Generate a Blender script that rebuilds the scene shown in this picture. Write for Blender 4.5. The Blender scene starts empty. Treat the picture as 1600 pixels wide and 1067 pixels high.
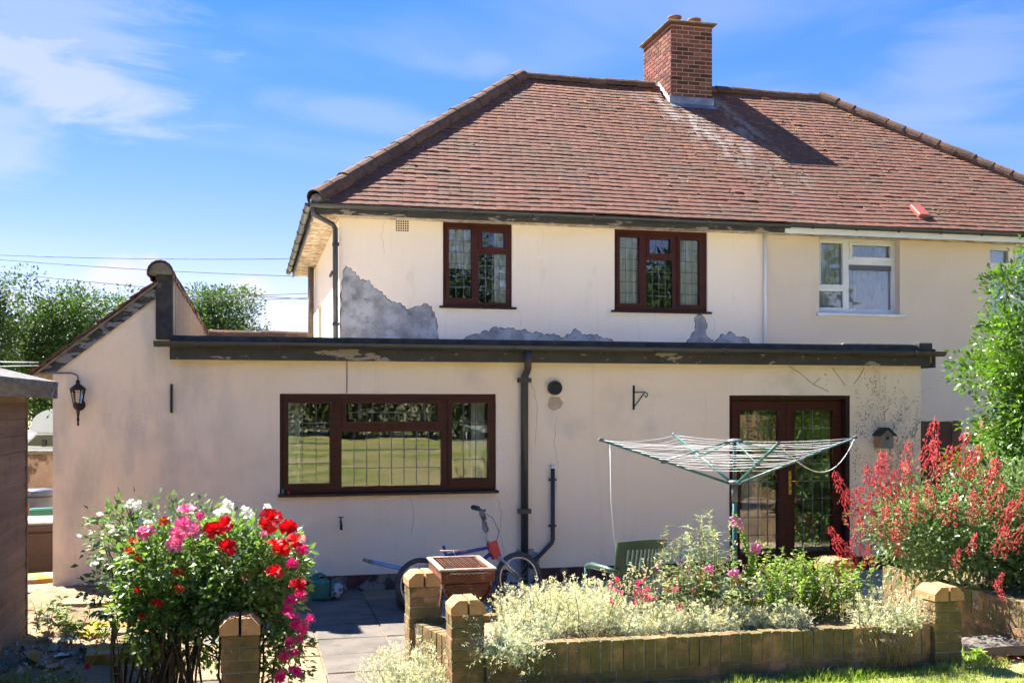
import bpy, math, random
import numpy as np
from mathutils import Vector, Matrix, Euler
R = math.radians
random.seed(7); rng = np.random.default_rng(7)
sc = bpy.context.scene
COL = sc.collection

# ------------------------------------------------------------------ camera
TH = math.atan(409 / 1692); F = 1692.0; H = 2.05; YH = 628.0
cam_d = bpy.data.cameras.new('camera'); cam = bpy.data.objects.new('camera', cam_d); COL.objects.link(cam)
cam.location = (0, 0, H); cam.rotation_euler = (R(90), 0, -TH)
cam_d.sensor_width = 36; cam_d.lens = F / 1600 * 36; cam_d.shift_y = (YH - 533.5) / 1600
cam_d.clip_start = 0.05; cam_d.clip_end = 2000
sc.camera = cam
sc.view_settings.view_transform = 'Standard'; sc.view_settings.look = 'None'
sc.view_settings.gamma = 1; sc.view_settings.use_curve_mapping = False
sc.view_settings.exposure = 3.1

# ------------------------------------------------------------------ sky and sun
SUN = Vector((-0.403, 0.468, 0.787)).normalized()
world = bpy.data.worlds.new('World'); sc.world = world; world.use_nodes = True
def build_world():
    nt = world.node_tree; nt.nodes.clear(); L = nt.links.new
    def n(t, **k):
        o = nt.nodes.new(t)
        for a, v in k.items(): setattr(o, a, v)
        return o
    out = n('ShaderNodeOutputWorld'); bg = n('ShaderNodeBackground'); bg.inputs[1].default_value = 0.10
    sky = n('ShaderNodeTexSky', sky_type='NISHITA', sun_disc=False)
    sky.sun_elevation = math.asin(SUN.z); sky.sun_rotation = math.atan2(SUN.x, SUN.y)
    sky.altitude = 0; sky.air_density = 0.65; sky.dust_density = 0.0; sky.ozone_density = 3.0
    tc = n('ShaderNodeTexCoord')
    sep = n('ShaderNodeSeparateXYZ'); L(tc.outputs['Generated'], sep.inputs[0])
    def math_(op, a, b=None, clamp=False):
        m = n('ShaderNodeMath', operation=op, use_clamp=clamp)
        for i, v in enumerate((a, b)):
            if v is None: continue
            if isinstance(v, (int, float)): m.inputs[i].default_value = v
            else: L(v, m.inputs[i])
        return m.outputs[0]
    # cirrus streaks over the whole dome
    mp = n('ShaderNodeMapping'); mp.inputs['Scale'].default_value = (1.6, 1.6, 7.0); mp.inputs['Rotation'].default_value = (0.15, -0.25, 0.3)
    L(tc.outputs['Generated'], mp.inputs[0])
    no = n('ShaderNodeTexNoise'); no.inputs['Scale'].default_value = 1.5; no.inputs['Detail'].default_value = 5; no.inputs['Roughness'].default_value = .5; no.inputs['Distortion'].default_value = .6
    L(mp.outputs[0], no.inputs[0])
    ci = n('ShaderNodeMapRange', interpolation_type='SMOOTHSTEP'); ci.inputs[1].default_value = .47; ci.inputs[2].default_value = .8; ci.inputs[3].default_value = 0; ci.inputs[4].default_value = .30
    L(no.outputs[0], ci.inputs[0]); total = ci.outputs[0]
    # single clouds: (pixel, half width, half height, tilt, strength, softness noise scale)
    mz = n('ShaderNodeMapping'); mz.inputs['Scale'].default_value = (1.2, 1.2, 4.5); mz.inputs['Rotation'].default_value = (.1, .22, 0); L(tc.outputs['Generated'], mz.inputs[0])
    nz = n('ShaderNodeTexNoise'); nz.inputs['Scale'].default_value = 6; nz.inputs['Detail'].default_value = 7; nz.inputs['Roughness'].default_value = .62; nz.inputs['Distortion'].default_value = .7
    L(mz.outputs[0], nz.inputs[0])
    nz2 = n('ShaderNodeTexNoise'); nz2.inputs['Scale'].default_value = 34; nz2.inputs['Detail'].default_value = 5
    L(tc.outputs['Generated'], nz2.inputs[0])
    def cloud(px, py, wx, wz, tilt, strength, noise, amt):
        u = (px - 800) / F; v = (YH - py) / F
        d = Vector((math.sin(TH) + u * math.cos(TH), math.cos(TH) - u * math.sin(TH), v)).normalized()
        r = Vector((d.y, -d.x, 0)).normalized(); up = r.cross(d)
        a = r * math.cos(tilt) + up * math.sin(tilt); b = up * math.cos(tilt) - r * math.sin(tilt)
        def dot(vec, s):
            m = n('ShaderNodeVectorMath', operation='DOT_PRODUCT'); L(tc.outputs['Generated'], m.inputs[0]); m.inputs[1].default_value = vec / s
            return m.outputs['Value']
        x = math_('POWER', math_('ABSOLUTE', dot(a, wx)), 2); z = math_('POWER', math_('ABSOLUTE', dot(b, wz)), 2)
        q = math_('SUBTRACT', 1.0, math_('SQRT', math_('ADD', x, z)))
        q = math_('ADD', q, math_('MULTIPLY', math_('SUBTRACT', noise, .5), amt))
        fr = math_('GREATER_THAN', dot(d, 1), 0)
        mr = n('ShaderNodeMapRange', interpolation_type='SMOOTHSTEP'); mr.inputs[1].default_value = 0; mr.inputs[2].default_value = .8; mr.inputs[4].default_value = strength
        L(q, mr.inputs[0])
        return math_('MULTIPLY', mr.outputs[0], fr)
    for c in ((120, 125, .15, .042, -.12, .55, nz.outputs[0], 2.2), (30, 50, .17, .08, .1, .35, nz.outputs[0], 2.2), (-20, 215, .07, .05, .2, .35, nz.outputs[0], 1.6),
              (560, 180, .13, .022, -.12, .20, nz.outputs[0], 1.2), (760, 100, .05, .02, 0, .22, nz.outputs[0], 1.0), (1480, 120, .12, .06, .4, .22, nz.outputs[0], 1.3),
              (190, 432, .048, .020, .15, .9, nz2.outputs[0], 1.6), (385, 456, .040, .018, 0, .9, nz2.outputs[0], 1.6), (60, 470, .05, .012, 0, .35, nz2.outputs[0], 1.0)):
        total = math_('MAXIMUM', total, cloud(*c))
    hs = n('ShaderNodeHueSaturation'); hs.inputs['Saturation'].default_value = 1.85; hs.inputs['Value'].default_value = .86; hs.inputs['Hue'].default_value = .524
    gm = n('ShaderNodeGamma'); gm.inputs[1].default_value = .58; L(sky.outputs[0], gm.inputs[0]); L(gm.outputs[0], hs.inputs['Color'])
    gr = n('ShaderNodeMix', data_type='RGBA', blend_type='MULTIPLY'); gr.inputs[0].default_value = 1; L(hs.outputs[0], gr.inputs[6]); gr.inputs[7].default_value = (1.32, .83, .71, 1)
    mx = n('ShaderNodeMix', data_type='RGBA'); L(total, mx.inputs[0]); L(gr.outputs[2], mx.inputs[6]); mx.inputs[7].default_value = (1.16, 1.14, 1.36, 1)
    L(mx.outputs[2], bg.inputs[0]); L(bg.outputs[0], out.inputs[0])
build_world()
sun_d = bpy.data.lights.new('sun', 'SUN'); sun = bpy.data.objects.new('sun', sun_d); COL.objects.link(sun)
sun_d.energy = 2.45; sun_d.angle = R(0.53); sun_d.color = (1.0, .945, .86)
sun.rotation_euler = (-SUN).to_track_quat('-Z', 'Y').to_euler()
world.cycles.sampling_method = 'MANUAL'; world.cycles.sample_map_resolution = 512; sc.cycles.use_light_tree = False
sc.cycles.max_bounces = 6; sc.cycles.diffuse_bounces = 3; sc.cycles.glossy_bounces = 3; sc.cycles.caustics_reflective = False; sc.cycles.caustics_refractive = False; sc.cycles.adaptive_threshold = .03; sc.cycles.transparent_max_bounces = 12

# ------------------------------------------------------------------ places from the survey of the photograph
ST, CT = math.sin(TH), math.cos(TH)
def ray(x, y):
    u = (x - 800) / F; v = (YH - y) / F
    return Vector((ST + u * CT, CT - u * ST, v))
def P(x, y, Y):                      # the point seen at that pixel on the vertical plane at depth Y
    d = ray(x, y); return Vector((0, 0, H)) + d * (Y / d.y)
def G(x, y, z=0.0):                  # the point seen at that pixel on the level z
    d = ray(x, y); return Vector((0, 0, H)) + d * ((z - H) / d.z)
def S(x, y, s):
    return Vector((0, 0, H)) + ray(x, y) * s

# ------------------------------------------------------------------ objects
def tag(o, label, cat, group=None, kind=None):
    o['label'] = label; o['category'] = cat
    if group: o['group'] = group
    if kind: o['kind'] = kind
    return o
def root(name, label, cat, loc=(0, 0, 0), rot=(0, 0, 0), group=None):
    o = bpy.data.objects.new(name, None); COL.objects.link(o); o.location = loc; o.rotation_euler = rot
    o.empty_display_size = .1
    return tag(o, label, cat, group)
def link(name, me, parent=None, loc=None, rot=None, local=True, scale=None):
    o = bpy.data.objects.new(name, me); COL.objects.link(o)
    if parent is not None:
        o.parent = parent
        if not local: o.matrix_parent_inverse = Matrix.Translation(-Vector(parent.location))
    if loc is not None: o.location = loc
    if rot is not None: o.rotation_euler = rot
    if scale is not None: o.scale = scale
    return o
def np_mesh(name, V, faces, mat, smooth=False, mats=None, midx=None):
    """V (n,3) array; faces (m,k) int array with equal k"""
    me = bpy.data.meshes.new(name); V = np.asarray(V, dtype=np.float32); Fc = np.asarray(faces, dtype=np.int32)
    m, k = Fc.shape
    me.vertices.add(len(V)); me.vertices.foreach_set('co', V.ravel())
    me.loops.add(m * k); me.loops.foreach_set('vertex_index', Fc.ravel())
    me.polygons.add(m); me.polygons.foreach_set('loop_start', np.arange(0, m * k, k, dtype=np.int32))
    me.polygons.foreach_set('loop_total', np.full(m, k, dtype=np.int32))
    if smooth: me.polygons.foreach_set('use_smooth', np.ones(m, dtype=bool))
    for q in (mats or [mat]): me.materials.append(q)
    if midx is not None: me.polygons.foreach_set('material_index', np.asarray(midx, dtype=np.int32))
    me.update(calc_edges=True); return me

class MB:
    def __init__(s): s.v = []; s.f = []; s.sm = []
    def add(s, vs, fs, smooth=False):
        b = len(s.v); s.v.extend(tuple(v) for v in vs); s.f.extend(tuple(i + b for i in f) for f in fs); s.sm.extend([smooth] * len(fs)); return s
    def box(s, a, b, M=None):
        x0, y0, z0 = a; x1, y1, z1 = b
        vs = [Vector(p) for p in ((x0,y0,z0),(x1,y0,z0),(x1,y1,z0),(x0,y1,z0),(x0,y0,z1),(x1,y0,z1),(x1,y1,z1),(x0,y1,z1))]
        if M is not None: vs = [M @ v for v in vs]
        return s.add(vs, [(0,3,2,1),(4,5,6,7),(0,1,5,4),(1,2,6,5),(2,3,7,6),(3,0,4,7)])
    def bev(s, a, b, r=.004, M=None):           # box with chamfered edges
        x0, y0, z0 = a; x1, y1, z1 = b
        vs = []; idx = {}
        for ix, x in enumerate((x0, x1)):
            for iy, y in enumerate((y0, y1)):
                for iz, z in enumerate((z0, z1)):
                    sx, sy, sz = (1 - 2 * ix), (1 - 2 * iy), (1 - 2 * iz)
                    for ax in range(3):
                        p = [x + sx * r, y + sy * r, z + sz * r]; p[ax] = (x, y, z)[ax]
                        idx[(ix, iy, iz, ax)] = len(vs); vs.append(Vector(p))
        fs = []
        for ax in range(3):
            o = [a_ for a_ in range(3) if a_ != ax]
            for e in (0, 1):
                q = []
                for (i, j) in ((0,0),(1,0),(1,1),(0,1)):
                    k = [0,0,0]; k[ax] = e; k[o[0]] = i; k[o[1]] = j; q.append(idx[(k[0],k[1],k[2],ax)])
                if (e == 0) ^ (ax == 1): q.reverse()
                fs.append(tuple(q))
        for ax in range(3):                      # edges along ax
            o = [a_ for a_ in range(3) if a_ != ax]
            for i in (0, 1):
                for j in (0, 1):
                    k0 = [0,0,0]; k1 = [0,0,0]; k0[ax] = 0; k1[ax] = 1
                    for k in (k0, k1): k[o[0]] = i; k[o[1]] = j
                    q = [idx[(*k0, o[0])], idx[(*k1, o[0])], idx[(*k1, o[1])], idx[(*k0, o[1])]]
                    if (i ^ j) ^ (ax == 1): q.reverse()
                    fs.append(tuple(q))
        for c in range(8):
            k = (c >> 2 & 1, c >> 1 & 1, c & 1); q = [idx[(*k, a_)] for a_ in range(3)]
            if sum(k) % 2: q.reverse()
            fs.append(tuple(q))
        if M is not None: vs = [M @ v for v in vs]
        return s.add(vs, fs)
    def tube(s, pts, r, n=8, cap=True, smooth=True):
        pts = [Vector(p) for p in pts]; k = len(pts)
        rs = r if isinstance(r, (list, tuple)) else [r] * k
        base = len(s.v); nrm = None
        for i, p in enumerate(pts):
            t = (pts[min(i + 1, k - 1)] - pts[max(i - 1, 0)])
            t = t.normalized() if t.length > 1e-9 else Vector((0, 0, 1))
            if nrm is None: nrm = t.orthogonal().normalized()
            else:
                nrm = nrm - t * nrm.dot(t); nrm = nrm.normalized() if nrm.length > 1e-6 else t.orthogonal().normalized()
            b = t.cross(nrm)
            for j in range(n):
                a = 2 * math.pi * j / n; s.v.append(tuple(p + (nrm * math.cos(a) + b * math.sin(a)) * rs[i]))
        for i in range(k - 1):
            for j in range(n):
                j2 = (j + 1) % n
                s.f.append((base + i*n + j, base + i*n + j2, base + (i+1)*n + j2, base + (i+1)*n + j)); s.sm.append(smooth)
        if cap:
            s.f.append(tuple(base + j for j in reversed(range(n)))); s.sm.append(False)
            s.f.append(tuple(base + (k-1)*n + j for j in range(n))); s.sm.append(False)
        return s
    def lathe(s, prof, n=16, M=None, smooth=True, a0=0, a1=2 * math.pi):
        base = len(s.v); full = abs(a1 - a0 - 2 * math.pi) < 1e-6; m = n if full else n + 1
        for (r, z) in prof:
            for j in range(m):
                a = a0 + (a1 - a0) * j / n; v = Vector((r * math.cos(a), r * math.sin(a), z))
                s.v.append(tuple(M @ v if M is not None else v))
        for i in range(len(prof) - 1):
            for j in range(n):
                j2 = (j + 1) % m
                s.f.append((base + i*m + j, base + i*m + j2, base + (i+1)*m + j2, base + (i+1)*m + j)); s.sm.append(smooth)
        return s
    def torus(s, c, R_, r, ax='y', n=32, m=8):
        pts = []
        base = len(s.v); c = Vector(c)
        for i in range(n):
            a = 2 * math.pi * i / n
            d = {'y': Vector((math.cos(a), 0, math.sin(a))), 'z': Vector((math.cos(a), math.sin(a), 0)), 'x': Vector((0, math.cos(a), math.sin(a)))}[ax]
            e = {'y': Vector((0,1,0)), 'z': Vector((0,0,1)), 'x': Vector((1,0,0))}[ax]
            for j in range(m):
                b = 2 * math.pi * j / m; s.v.append(tuple(c + d * (R_ + r * math.cos(b)) + e * (r * math.sin(b))))
        for i in range(n):
            for j in range(m):
                s.f.append((base + i*m + j, base + ((i+1) % n)*m + j, base + ((i+1) % n)*m + (j+1) % m, base + i*m + (j+1) % m)); s.sm.append(True)
        return s
    def prism(s, poly, d0, d1, ax='y'):        # polygon in the other two axes, extruded
        def mk(p, d): return {'y': (p[0], d, p[1]), 'x': (d, p[0], p[1]), 'z': (p[0], p[1], d)}[ax]
        k = len(poly); vs = [mk(p, d0) for p in poly] + [mk(p, d1) for p in poly]
        fs = [tuple(range(k)), tuple(reversed(range(k, 2*k)))] + [(i, i + k, (i+1) % k + k, (i+1) % k) for i in range(k)]
        return s.add(vs, fs)
    def wall(s, X0, X1, Z0, Z1, Y0, Y1, holes=()):   # slab in xz with rectangular holes, reveals included
        xs = sorted({X0, X1, *[h[i] for h in holes for i in (0, 2)]}); zs = sorted({Z0, Z1, *[h[i] for h in holes for i in (1, 3)]})
        xs = [x for x in xs if X0 <= x <= X1]; zs = [z for z in zs if Z0 <= z <= Z1]
        def solid(i, j):
            if i < 0 or j < 0 or i >= len(xs) - 1 or j >= len(zs) - 1: return False
            cx, cz = (xs[i] + xs[i+1]) / 2, (zs[j] + zs[j+1]) / 2
            return not any(h[0] < cx < h[2] and h[1] < cz < h[3] for h in holes)
        for i in range(len(xs) - 1):
            for j in range(len(zs) - 1):
                if not solid(i, j): continue
                a, b, c, d = xs[i], xs[i+1], zs[j], zs[j+1]
                s.add([(a,Y0,c),(b,Y0,c),(b,Y0,d),(a,Y0,d)], [(0,1,2,3)]); s.add([(a,Y1,c),(b,Y1,c),(b,Y1,d),(a,Y1,d)], [(3,2,1,0)])
                if not solid(i-1, j): s.add([(a,Y0,c),(a,Y0,d),(a,Y1,d),(a,Y1,c)], [(0,1,2,3)])
                if not solid(i+1, j): s.add([(b,Y0,c),(b,Y1,c),(b,Y1,d),(b,Y0,d)], [(0,1,2,3)])
                if not solid(i, j-1): s.add([(a,Y0,c),(a,Y1,c),(b,Y1,c),(b,Y0,c)], [(0,1,2,3)])
                if not solid(i, j+1): s.add([(a,Y0,d),(b,Y0,d),(b,Y1,d),(a,Y1,d)], [(0,1,2,3)])
        return s
    def mesh(s, name, mat):
        me = bpy.data.meshes.new(name); me.from_pydata(s.v, [], s.f); me.polygons.foreach_set('use_smooth', s.sm)
        me.materials.append(mat); me.update(); return me
    def build(s, name, mat, parent=None, local=True, loc=None, rot=None):
        return link(name, s.mesh(name, mat), parent, loc, rot, local)

# ------------------------------------------------------------------ materials
def pbr(name, c1, c2=None, sc_=4.0, rough=.8, bump=0, bsc=60, rnd=0, isl=0, metal=0, spec=.3, patches=(), stretch=None, transl=0, lo=.35, hi=.65, coat=0, det=4, hue=0):
    m = bpy.data.materials.new(name); m.use_nodes = True; nt = m.node_tree; nt.nodes.clear(); L = nt.links.new
    def n(t, **k):
        o = nt.nodes.new(t)
        for a, v in k.items(): setattr(o, a, v)
        return o
    out = n('ShaderNodeOutputMaterial'); bs = n('ShaderNodeBsdfPrincipled')
    bs.inputs['Roughness'].default_value = rough; bs.inputs['Metallic'].default_value = metal; bs.inputs['Specular IOR Level'].default_value = spec
    if coat: bs.inputs['Coat Weight'].default_value = coat; bs.inputs['Coat Roughness'].default_value = .15
    geo = n('ShaderNodeNewGeometry'); pos = geo.outputs['Position']
    def mapped(st):
        if not st: return pos
        mp = n('ShaderNodeMapping'); mp.inputs['Scale'].default_value = st; L(pos, mp.inputs[0]); return mp.outputs[0]
    def noise(scale, detail, st=None, off=0, ro=.6):
        t = n('ShaderNodeTexNoise'); t.inputs['Scale'].default_value = scale; t.inputs['Detail'].default_value = detail; t.inputs['Roughness'].default_value = ro
        v = mapped(st)
        if off:
            ad = n('ShaderNodeVectorMath', operation='ADD'); ad.inputs[1].default_value = (off, off * .7, off * 1.3); L(v, ad.inputs[0]); v = ad.outputs[0]
        L(v, t.inputs[0]); return t.outputs[0]
    def rng_(val, a, b, c=0, d=1):
        r = n('ShaderNodeMapRange', interpolation_type='SMOOTHSTEP'); r.inputs[1].default_value = a; r.inputs[2].default_value = b; r.inputs[3].default_value = c; r.inputs[4].default_value = d
        L(val, r.inputs[0]); return r.outputs[0]
    def mix(f, a, b):
        x = n('ShaderNodeMix', data_type='RGBA')
        for i, v in ((0, f), (6, a), (7, b)):
            if isinstance(v, (int, float)): x.inputs[i].default_value = v
            elif isinstance(v, (tuple, list)): x.inputs[i].default_value = (*v[:3], 1)
            else: L(v, x.inputs[i])
        return x.outputs[2]
    if c2 is not None: col = mix(rng_(noise(sc_, det, stretch), lo, hi), c1, c2)
    else:
        rgb = n('ShaderNodeRGB'); rgb.outputs[0].default_value = (*c1, 1); col = rgb.outputs[0]
    if rnd or isl:
        src = n('ShaderNodeObjectInfo').outputs['Random'] if rnd else geo.outputs['Random Per Island']
        a = rnd or isl
        hv = n('ShaderNodeHueSaturation'); L(col, hv.inputs['Color'])
        r = n('ShaderNodeMapRange'); r.inputs[3].default_value = 1 - a; r.inputs[4].default_value = 1 + a; L(src, r.inputs[0]); L(r.outputs[0], hv.inputs['Value'])
        if hue:
            wn = n('ShaderNodeTexWhiteNoise', noise_dimensions='1D'); L(src, wn.inputs['W'])
            r2 = n('ShaderNodeMapRange'); r2.inputs[3].default_value = .5 - hue; r2.inputs[4].default_value = .5 + hue; L(wn.outputs['Value'], r2.inputs[0]); L(r2.outputs[0], hv.inputs['Hue'])
        col = hv.outputs[0]
    for i, p in enumerate(patches):      # (colour, scale, lo, hi, stretch, strength, region)
        c, s_, a, b = p[:4]; st = p[4] if len(p) > 4 else None; sg = p[5] if len(p) > 5 else 1.0
        f = rng_(noise(s_, 4, st, 11.3 * (i + 1)), a, b, 0, sg)
        if len(p) > 6 and p[6]:          # region: list of (axis, lo, hi) ramps; a stain keeps to where it is
            sp = n('ShaderNodeSeparateXYZ'); L(pos, sp.inputs[0])
            for (ax, q0, q1) in p[6]:
                src = sp.outputs[ax]
                if len(str(ax)) and isinstance(ax, str): src = sp.outputs['XYZ'.index(ax)]
                mu = n('ShaderNodeMath', operation='MULTIPLY'); L(f, mu.inputs[0]); L(rng_(src, q0, q1) if q1 > q0 else rng_(src, q1, q0, 1, 0), mu.inputs[1]); f = mu.outputs[0]
        col = mix(f, col, c)
    L(col, bs.inputs['Base Color'])
    if bump:
        bp = n('ShaderNodeBump'); bp.inputs['Strength'].default_value = bump; bp.inputs['Distance'].default_value = .02
        L(noise(bsc, 2, None, 3.1, .7), bp.inputs['Height']); L(bp.outputs[0], bs.inputs['Normal'])
    sh = bs.outputs[0]
    if transl:
        tr = n('ShaderNodeBsdfTranslucent'); 
        hv = n('ShaderNodeHueSaturation'); hv.inputs['Saturation'].default_value = 1.15; hv.inputs['Value'].default_value = 1.7; L(col, hv.inputs['Color']); L(hv.outputs[0], tr.inputs[0])
        ms = n('ShaderNodeMixShader'); ms.inputs[0].default_value = transl; L(sh, ms.inputs[1]); L(tr.outputs[0], ms.inputs[2]); sh = ms.outputs[0]
    L(sh, out.inputs[0]); return m
def glass_mat(name, base, tint=(.94, .96, .95), wob=.0):
    m = bpy.data.materials.new(name); m.use_nodes = True; nt = m.node_tree; nt.nodes.clear(); L = nt.links.new; n = nt.nodes.new
    out = n('ShaderNodeOutputMaterial'); tr = n('ShaderNodeBsdfTransparent'); tr.inputs[0].default_value = (*tint, 1)
    gl = n('ShaderNodeBsdfGlossy'); gl.inputs['Roughness'].default_value = .0; gl.inputs[0].default_value = (1, 1, 1, 1)
    fr = n('ShaderNodeFresnel'); fr.inputs[0].default_value = 1.5
    ma = n('ShaderNodeMath'); ma.operation = 'ADD'; ma.use_clamp = True; ma.inputs[1].default_value = base; L(fr.outputs[0], ma.inputs[0])
    if wob:
        g = n('ShaderNodeNewGeometry'); t = n('ShaderNodeTexNoise'); t.inputs['Scale'].default_value = 2.2; t.inputs['Detail'].default_value = 1; L(g.outputs['Position'], t.inputs[0])
        bp = n('ShaderNodeBump'); bp.inputs['Strength'].default_value = wob; bp.inputs['Distance'].default_value = .02; L(t.outputs[0], bp.inputs['Height']); L(bp.outputs[0], gl.inputs['Normal'])
    mx = n('ShaderNodeMixShader'); L(ma.outputs[0], mx.inputs[0]); L(tr.outputs[0], mx.inputs[1]); L(gl.outputs[0], mx.inputs[2]); L(mx.outputs[0], out.inputs[0])
    return m

M = {}
M['render_house'] = pbr('cream_render', (.90, .765, .59), (.91, .79, .63), .9, .9, .35, 35, patches=[((.56, .50, .40), 3.0, .60, .80, (1, 1, .5), .4), ((.60, .53, .41), 5.0, .55, .75, (3, 3, .18), .16)])
M['render_neigh'] = pbr('beige_render', (.73, .61, .46), (.76, .64, .49), .7, .92, .3, 60, patches=[((.40, .34, .27), 1.6, .62, .85, (1, 1, .25), .3)])
M['render_ext'] = pbr('pinkish_cream_render', (.935, .76, .54), (.94, .785, .59), 1.2, .9, .32, 35,
    patches=[((.50, .455, .39), 2.6, .36, .72, (1, 1, .35), .75, [('X', .6, -1.2)]), ((.62, .52, .40), 4.0, .54, .75, (3.2, 3, .16), .16), ((.32, .28, .23), 5.0, .58, .82, (1, 1, .6), .5, [('Z', .8, .1)]),
             ((.42, .35, .26), 4.0, .45, .7, (1, 1, 1), .5, [('Z', .55, .15), ('X', 0, -1.2)]), ((.50, .42, .33), 1.1, .55, .8, None, .4)])
M['cement'] = pbr('grey_cement', (.24, .24, .235), (.46, .46, .455), 5, .95, .5, 30, lo=.3, hi=.7, patches=[((.10, .10, .095), 7, .58, .72, None, .6), ((.52, .52, .52), 9, .63, .75, None, .6)])
M['tan_scar'] = pbr('tan_scar', (.58, .46, .30), (.48, .38, .25), 12, .95, .4, 40)
M['recess_shade'] = pbr('patch_edge_shade', (.13, .12, .11), (.22, .21, .19), 9, .95, .5, 40)  # shade of a recessed edge, put into the colour
M['plinth'] = pbr('maroon_plinth', (.075, .026, .026), (.13, .06, .05), 6, .8, .3, 40, patches=[((.28, .24, .20), 2.3, .58, .63, None, .9), ((.05, .05, .045), 8, .58, .7, None, .7)])
M['black_pvc'] = pbr('black_plastic', (.030, .031, .034), (.040, .040, .041), 4, .38, spec=.5)
M['black_felt'] = pbr('black_felt', (.036, .036, .037), (.062, .059, .054), 8, .85, .3, 80, patches=[((.20, .19, .17), 12, .66, .74, None, .6)])
M['fascia'] = pbr('peeling_black_paint', (.046, .044, .039), (.062, .058, .05), 6, .55, .2, 30, patches=[((.32, .26, .20), 1.9, .60, .612, (1, 1, 3.5), 1.0), ((.26, .21, .16), 6.5, .645, .655, (1, 1, 2.6), 1.0), ((.06, .055, .04), 12, .6, .7, None, .7)])
M['barge'] = pbr('flaking_barge_paint', (.035, .035, .04), (.065, .065, .075), 6, .6, .3, 40, patches=[((.26, .26, .28), 7, .47, .52, (.6, 1, 2.2), .8), ((.012, .012, .012), 9, .58, .6, (.6, 1, 2.0), 1.0)])
M['pvc_brown'] = pbr('rosewood_pvc', (.055, .014, .010), (.072, .019, .013), 3, .42, spec=.22, stretch=(1, 1, 14))
M['pvc_dark'] = pbr('dark_sill', (.032, .014, .012), None, rough=.4)
M['pvc_white'] = pbr('white_pvc', (.78, .79, .78), (.72, .73, .71), 3, .3, spec=.5)
M['soffit'] = pbr('flaking_soffit', (.42, .30, .17), (.62, .54, .42), 5, .9, .4, 25, patches=[((.24, .13, .06), 9, .5, .6, None, .8), ((.70, .66, .58), 6, .6, .66, None, .8)])
M['lead'] = pbr('lead_sheet', (.18, .19, .22), (.30, .31, .34), 4, .5, .2, 20, metal=.4, patches=[((.55, .56, .58), 5, .6, .75, None, .5)])
M['white_flash'] = pbr('pale_flashing', (.72, .72, .70), (.62, .62, .60), 8, .7)
M['brick'] = pbr('chimney_brick', (.19, .065, .043), (.15, .052, .037), 20, .9, .4, 60, rnd=.55, hue=.016, patches=[((.09, .05, .05), 10, .58, .72, None, .6)])
M['mortar'] = pbr('mortar', (.44, .375, .29), (.34, .29, .22), 12, .95, .4, 60)
M['garden_brick'] = pbr('garden_brick', (.33, .19, .095), (.26, .145, .075), 14, .95, .5, 55, rnd=.28, hue=.010, patches=[((.125, .11, .04), 5, .36, .56, None, .85), ((.075, .07, .045), 11, .52, .68, None, .65), ((.50, .49, .44), 26, .68, .71, None, .8)])
M['garden_mortar'] = pbr('garden_mortar', (.27, .24, .18), (.20, .175, .13), 14, .95, .5, 60, patches=[((.10, .10, .05), 6, .5, .65, None, .7)])
M['cap_brick'] = pbr('cap_brick', (.46, .27, .125), (.40, .22, .10), 12, .9, .4, 55, rnd=.12, patches=[((.20, .17, .08), 8, .62, .72, None, .6)])
M['wood_brown'] = pbr('brown_cladding', (.115, .085, .065), (.16, .12, .09), 5, .8, .3, 30, rnd=.25, stretch=(1, 1, 6))
M['shed'] = pbr('shed_board', (.20, .125, .08), (.27, .18, .12), 3, .85, .4, 30, rnd=.14, stretch=(1, .25, 5), patches=[((.12, .08, .055), 4, .55, .7, None, .6)])
M['felt_grey'] = pbr('grey_roof_felt', (.12, .115, .11), (.22, .21, .20), 8, .95, .5, 90)
M['flat_felt'] = pbr('pale_mineral_felt', (.64, .58, .49), (.56, .51, .43), 3, .95, .4, 90)
M['lumber'] = pbr('weathered_lumber', (.24, .20, .13), (.15, .12, .08), 6, .9, .4, 30, stretch=(4, .5, 4))
M['lead_came'] = pbr('lead_came', (.15, .155, .17), None, rough=.5, metal=.3)
M['glass'] = glass_mat('window_glass', .05, wob=.05)
M['glass_up'] = glass_mat('upper_window_glass', .035, wob=.05)
M['glass_door'] = glass_mat('door_glass', .07, wob=.02)
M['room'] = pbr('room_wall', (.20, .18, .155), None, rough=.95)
M['curtain'] = pbr('curtain', (.74, .75, .72), (.62, .64, .62), 6, .9, transl=.25, stretch=(9, 1, .5))
M['net'] = pbr('net_curtain', (.90, .90, .88), (.80, .81, .81), 9, .9, transl=.3, stretch=(7, 1, .35), patches=[((.40, .44, .46), 16, .55, .65, (2, 1, .6), .5)])
M['brass'] = pbr('brass', (.72, .48, .14), None, rough=.25, metal=1)
M['iron'] = pbr('black_iron', (.018, .017, .016), (.04, .033, .028), 30, .6, .2, 80)
M['rusty_iron'] = pbr('rusty_iron', (.055, .032, .022), (.025, .02, .018), 30, .7, .2, 80)
M['ridge_tile'] = pbr('ridge_tile', (.16, .085, .055), (.11, .065, .045), 7, .95, .5, 45, rnd=.2, patches=[((.07, .06, .045), 6, .5, .66, None, .7), ((.32, .15, .04), 14, .66, .7, None, .7), ((.28, .26, .22), 20, .66, .72, None, .6)])
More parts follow.
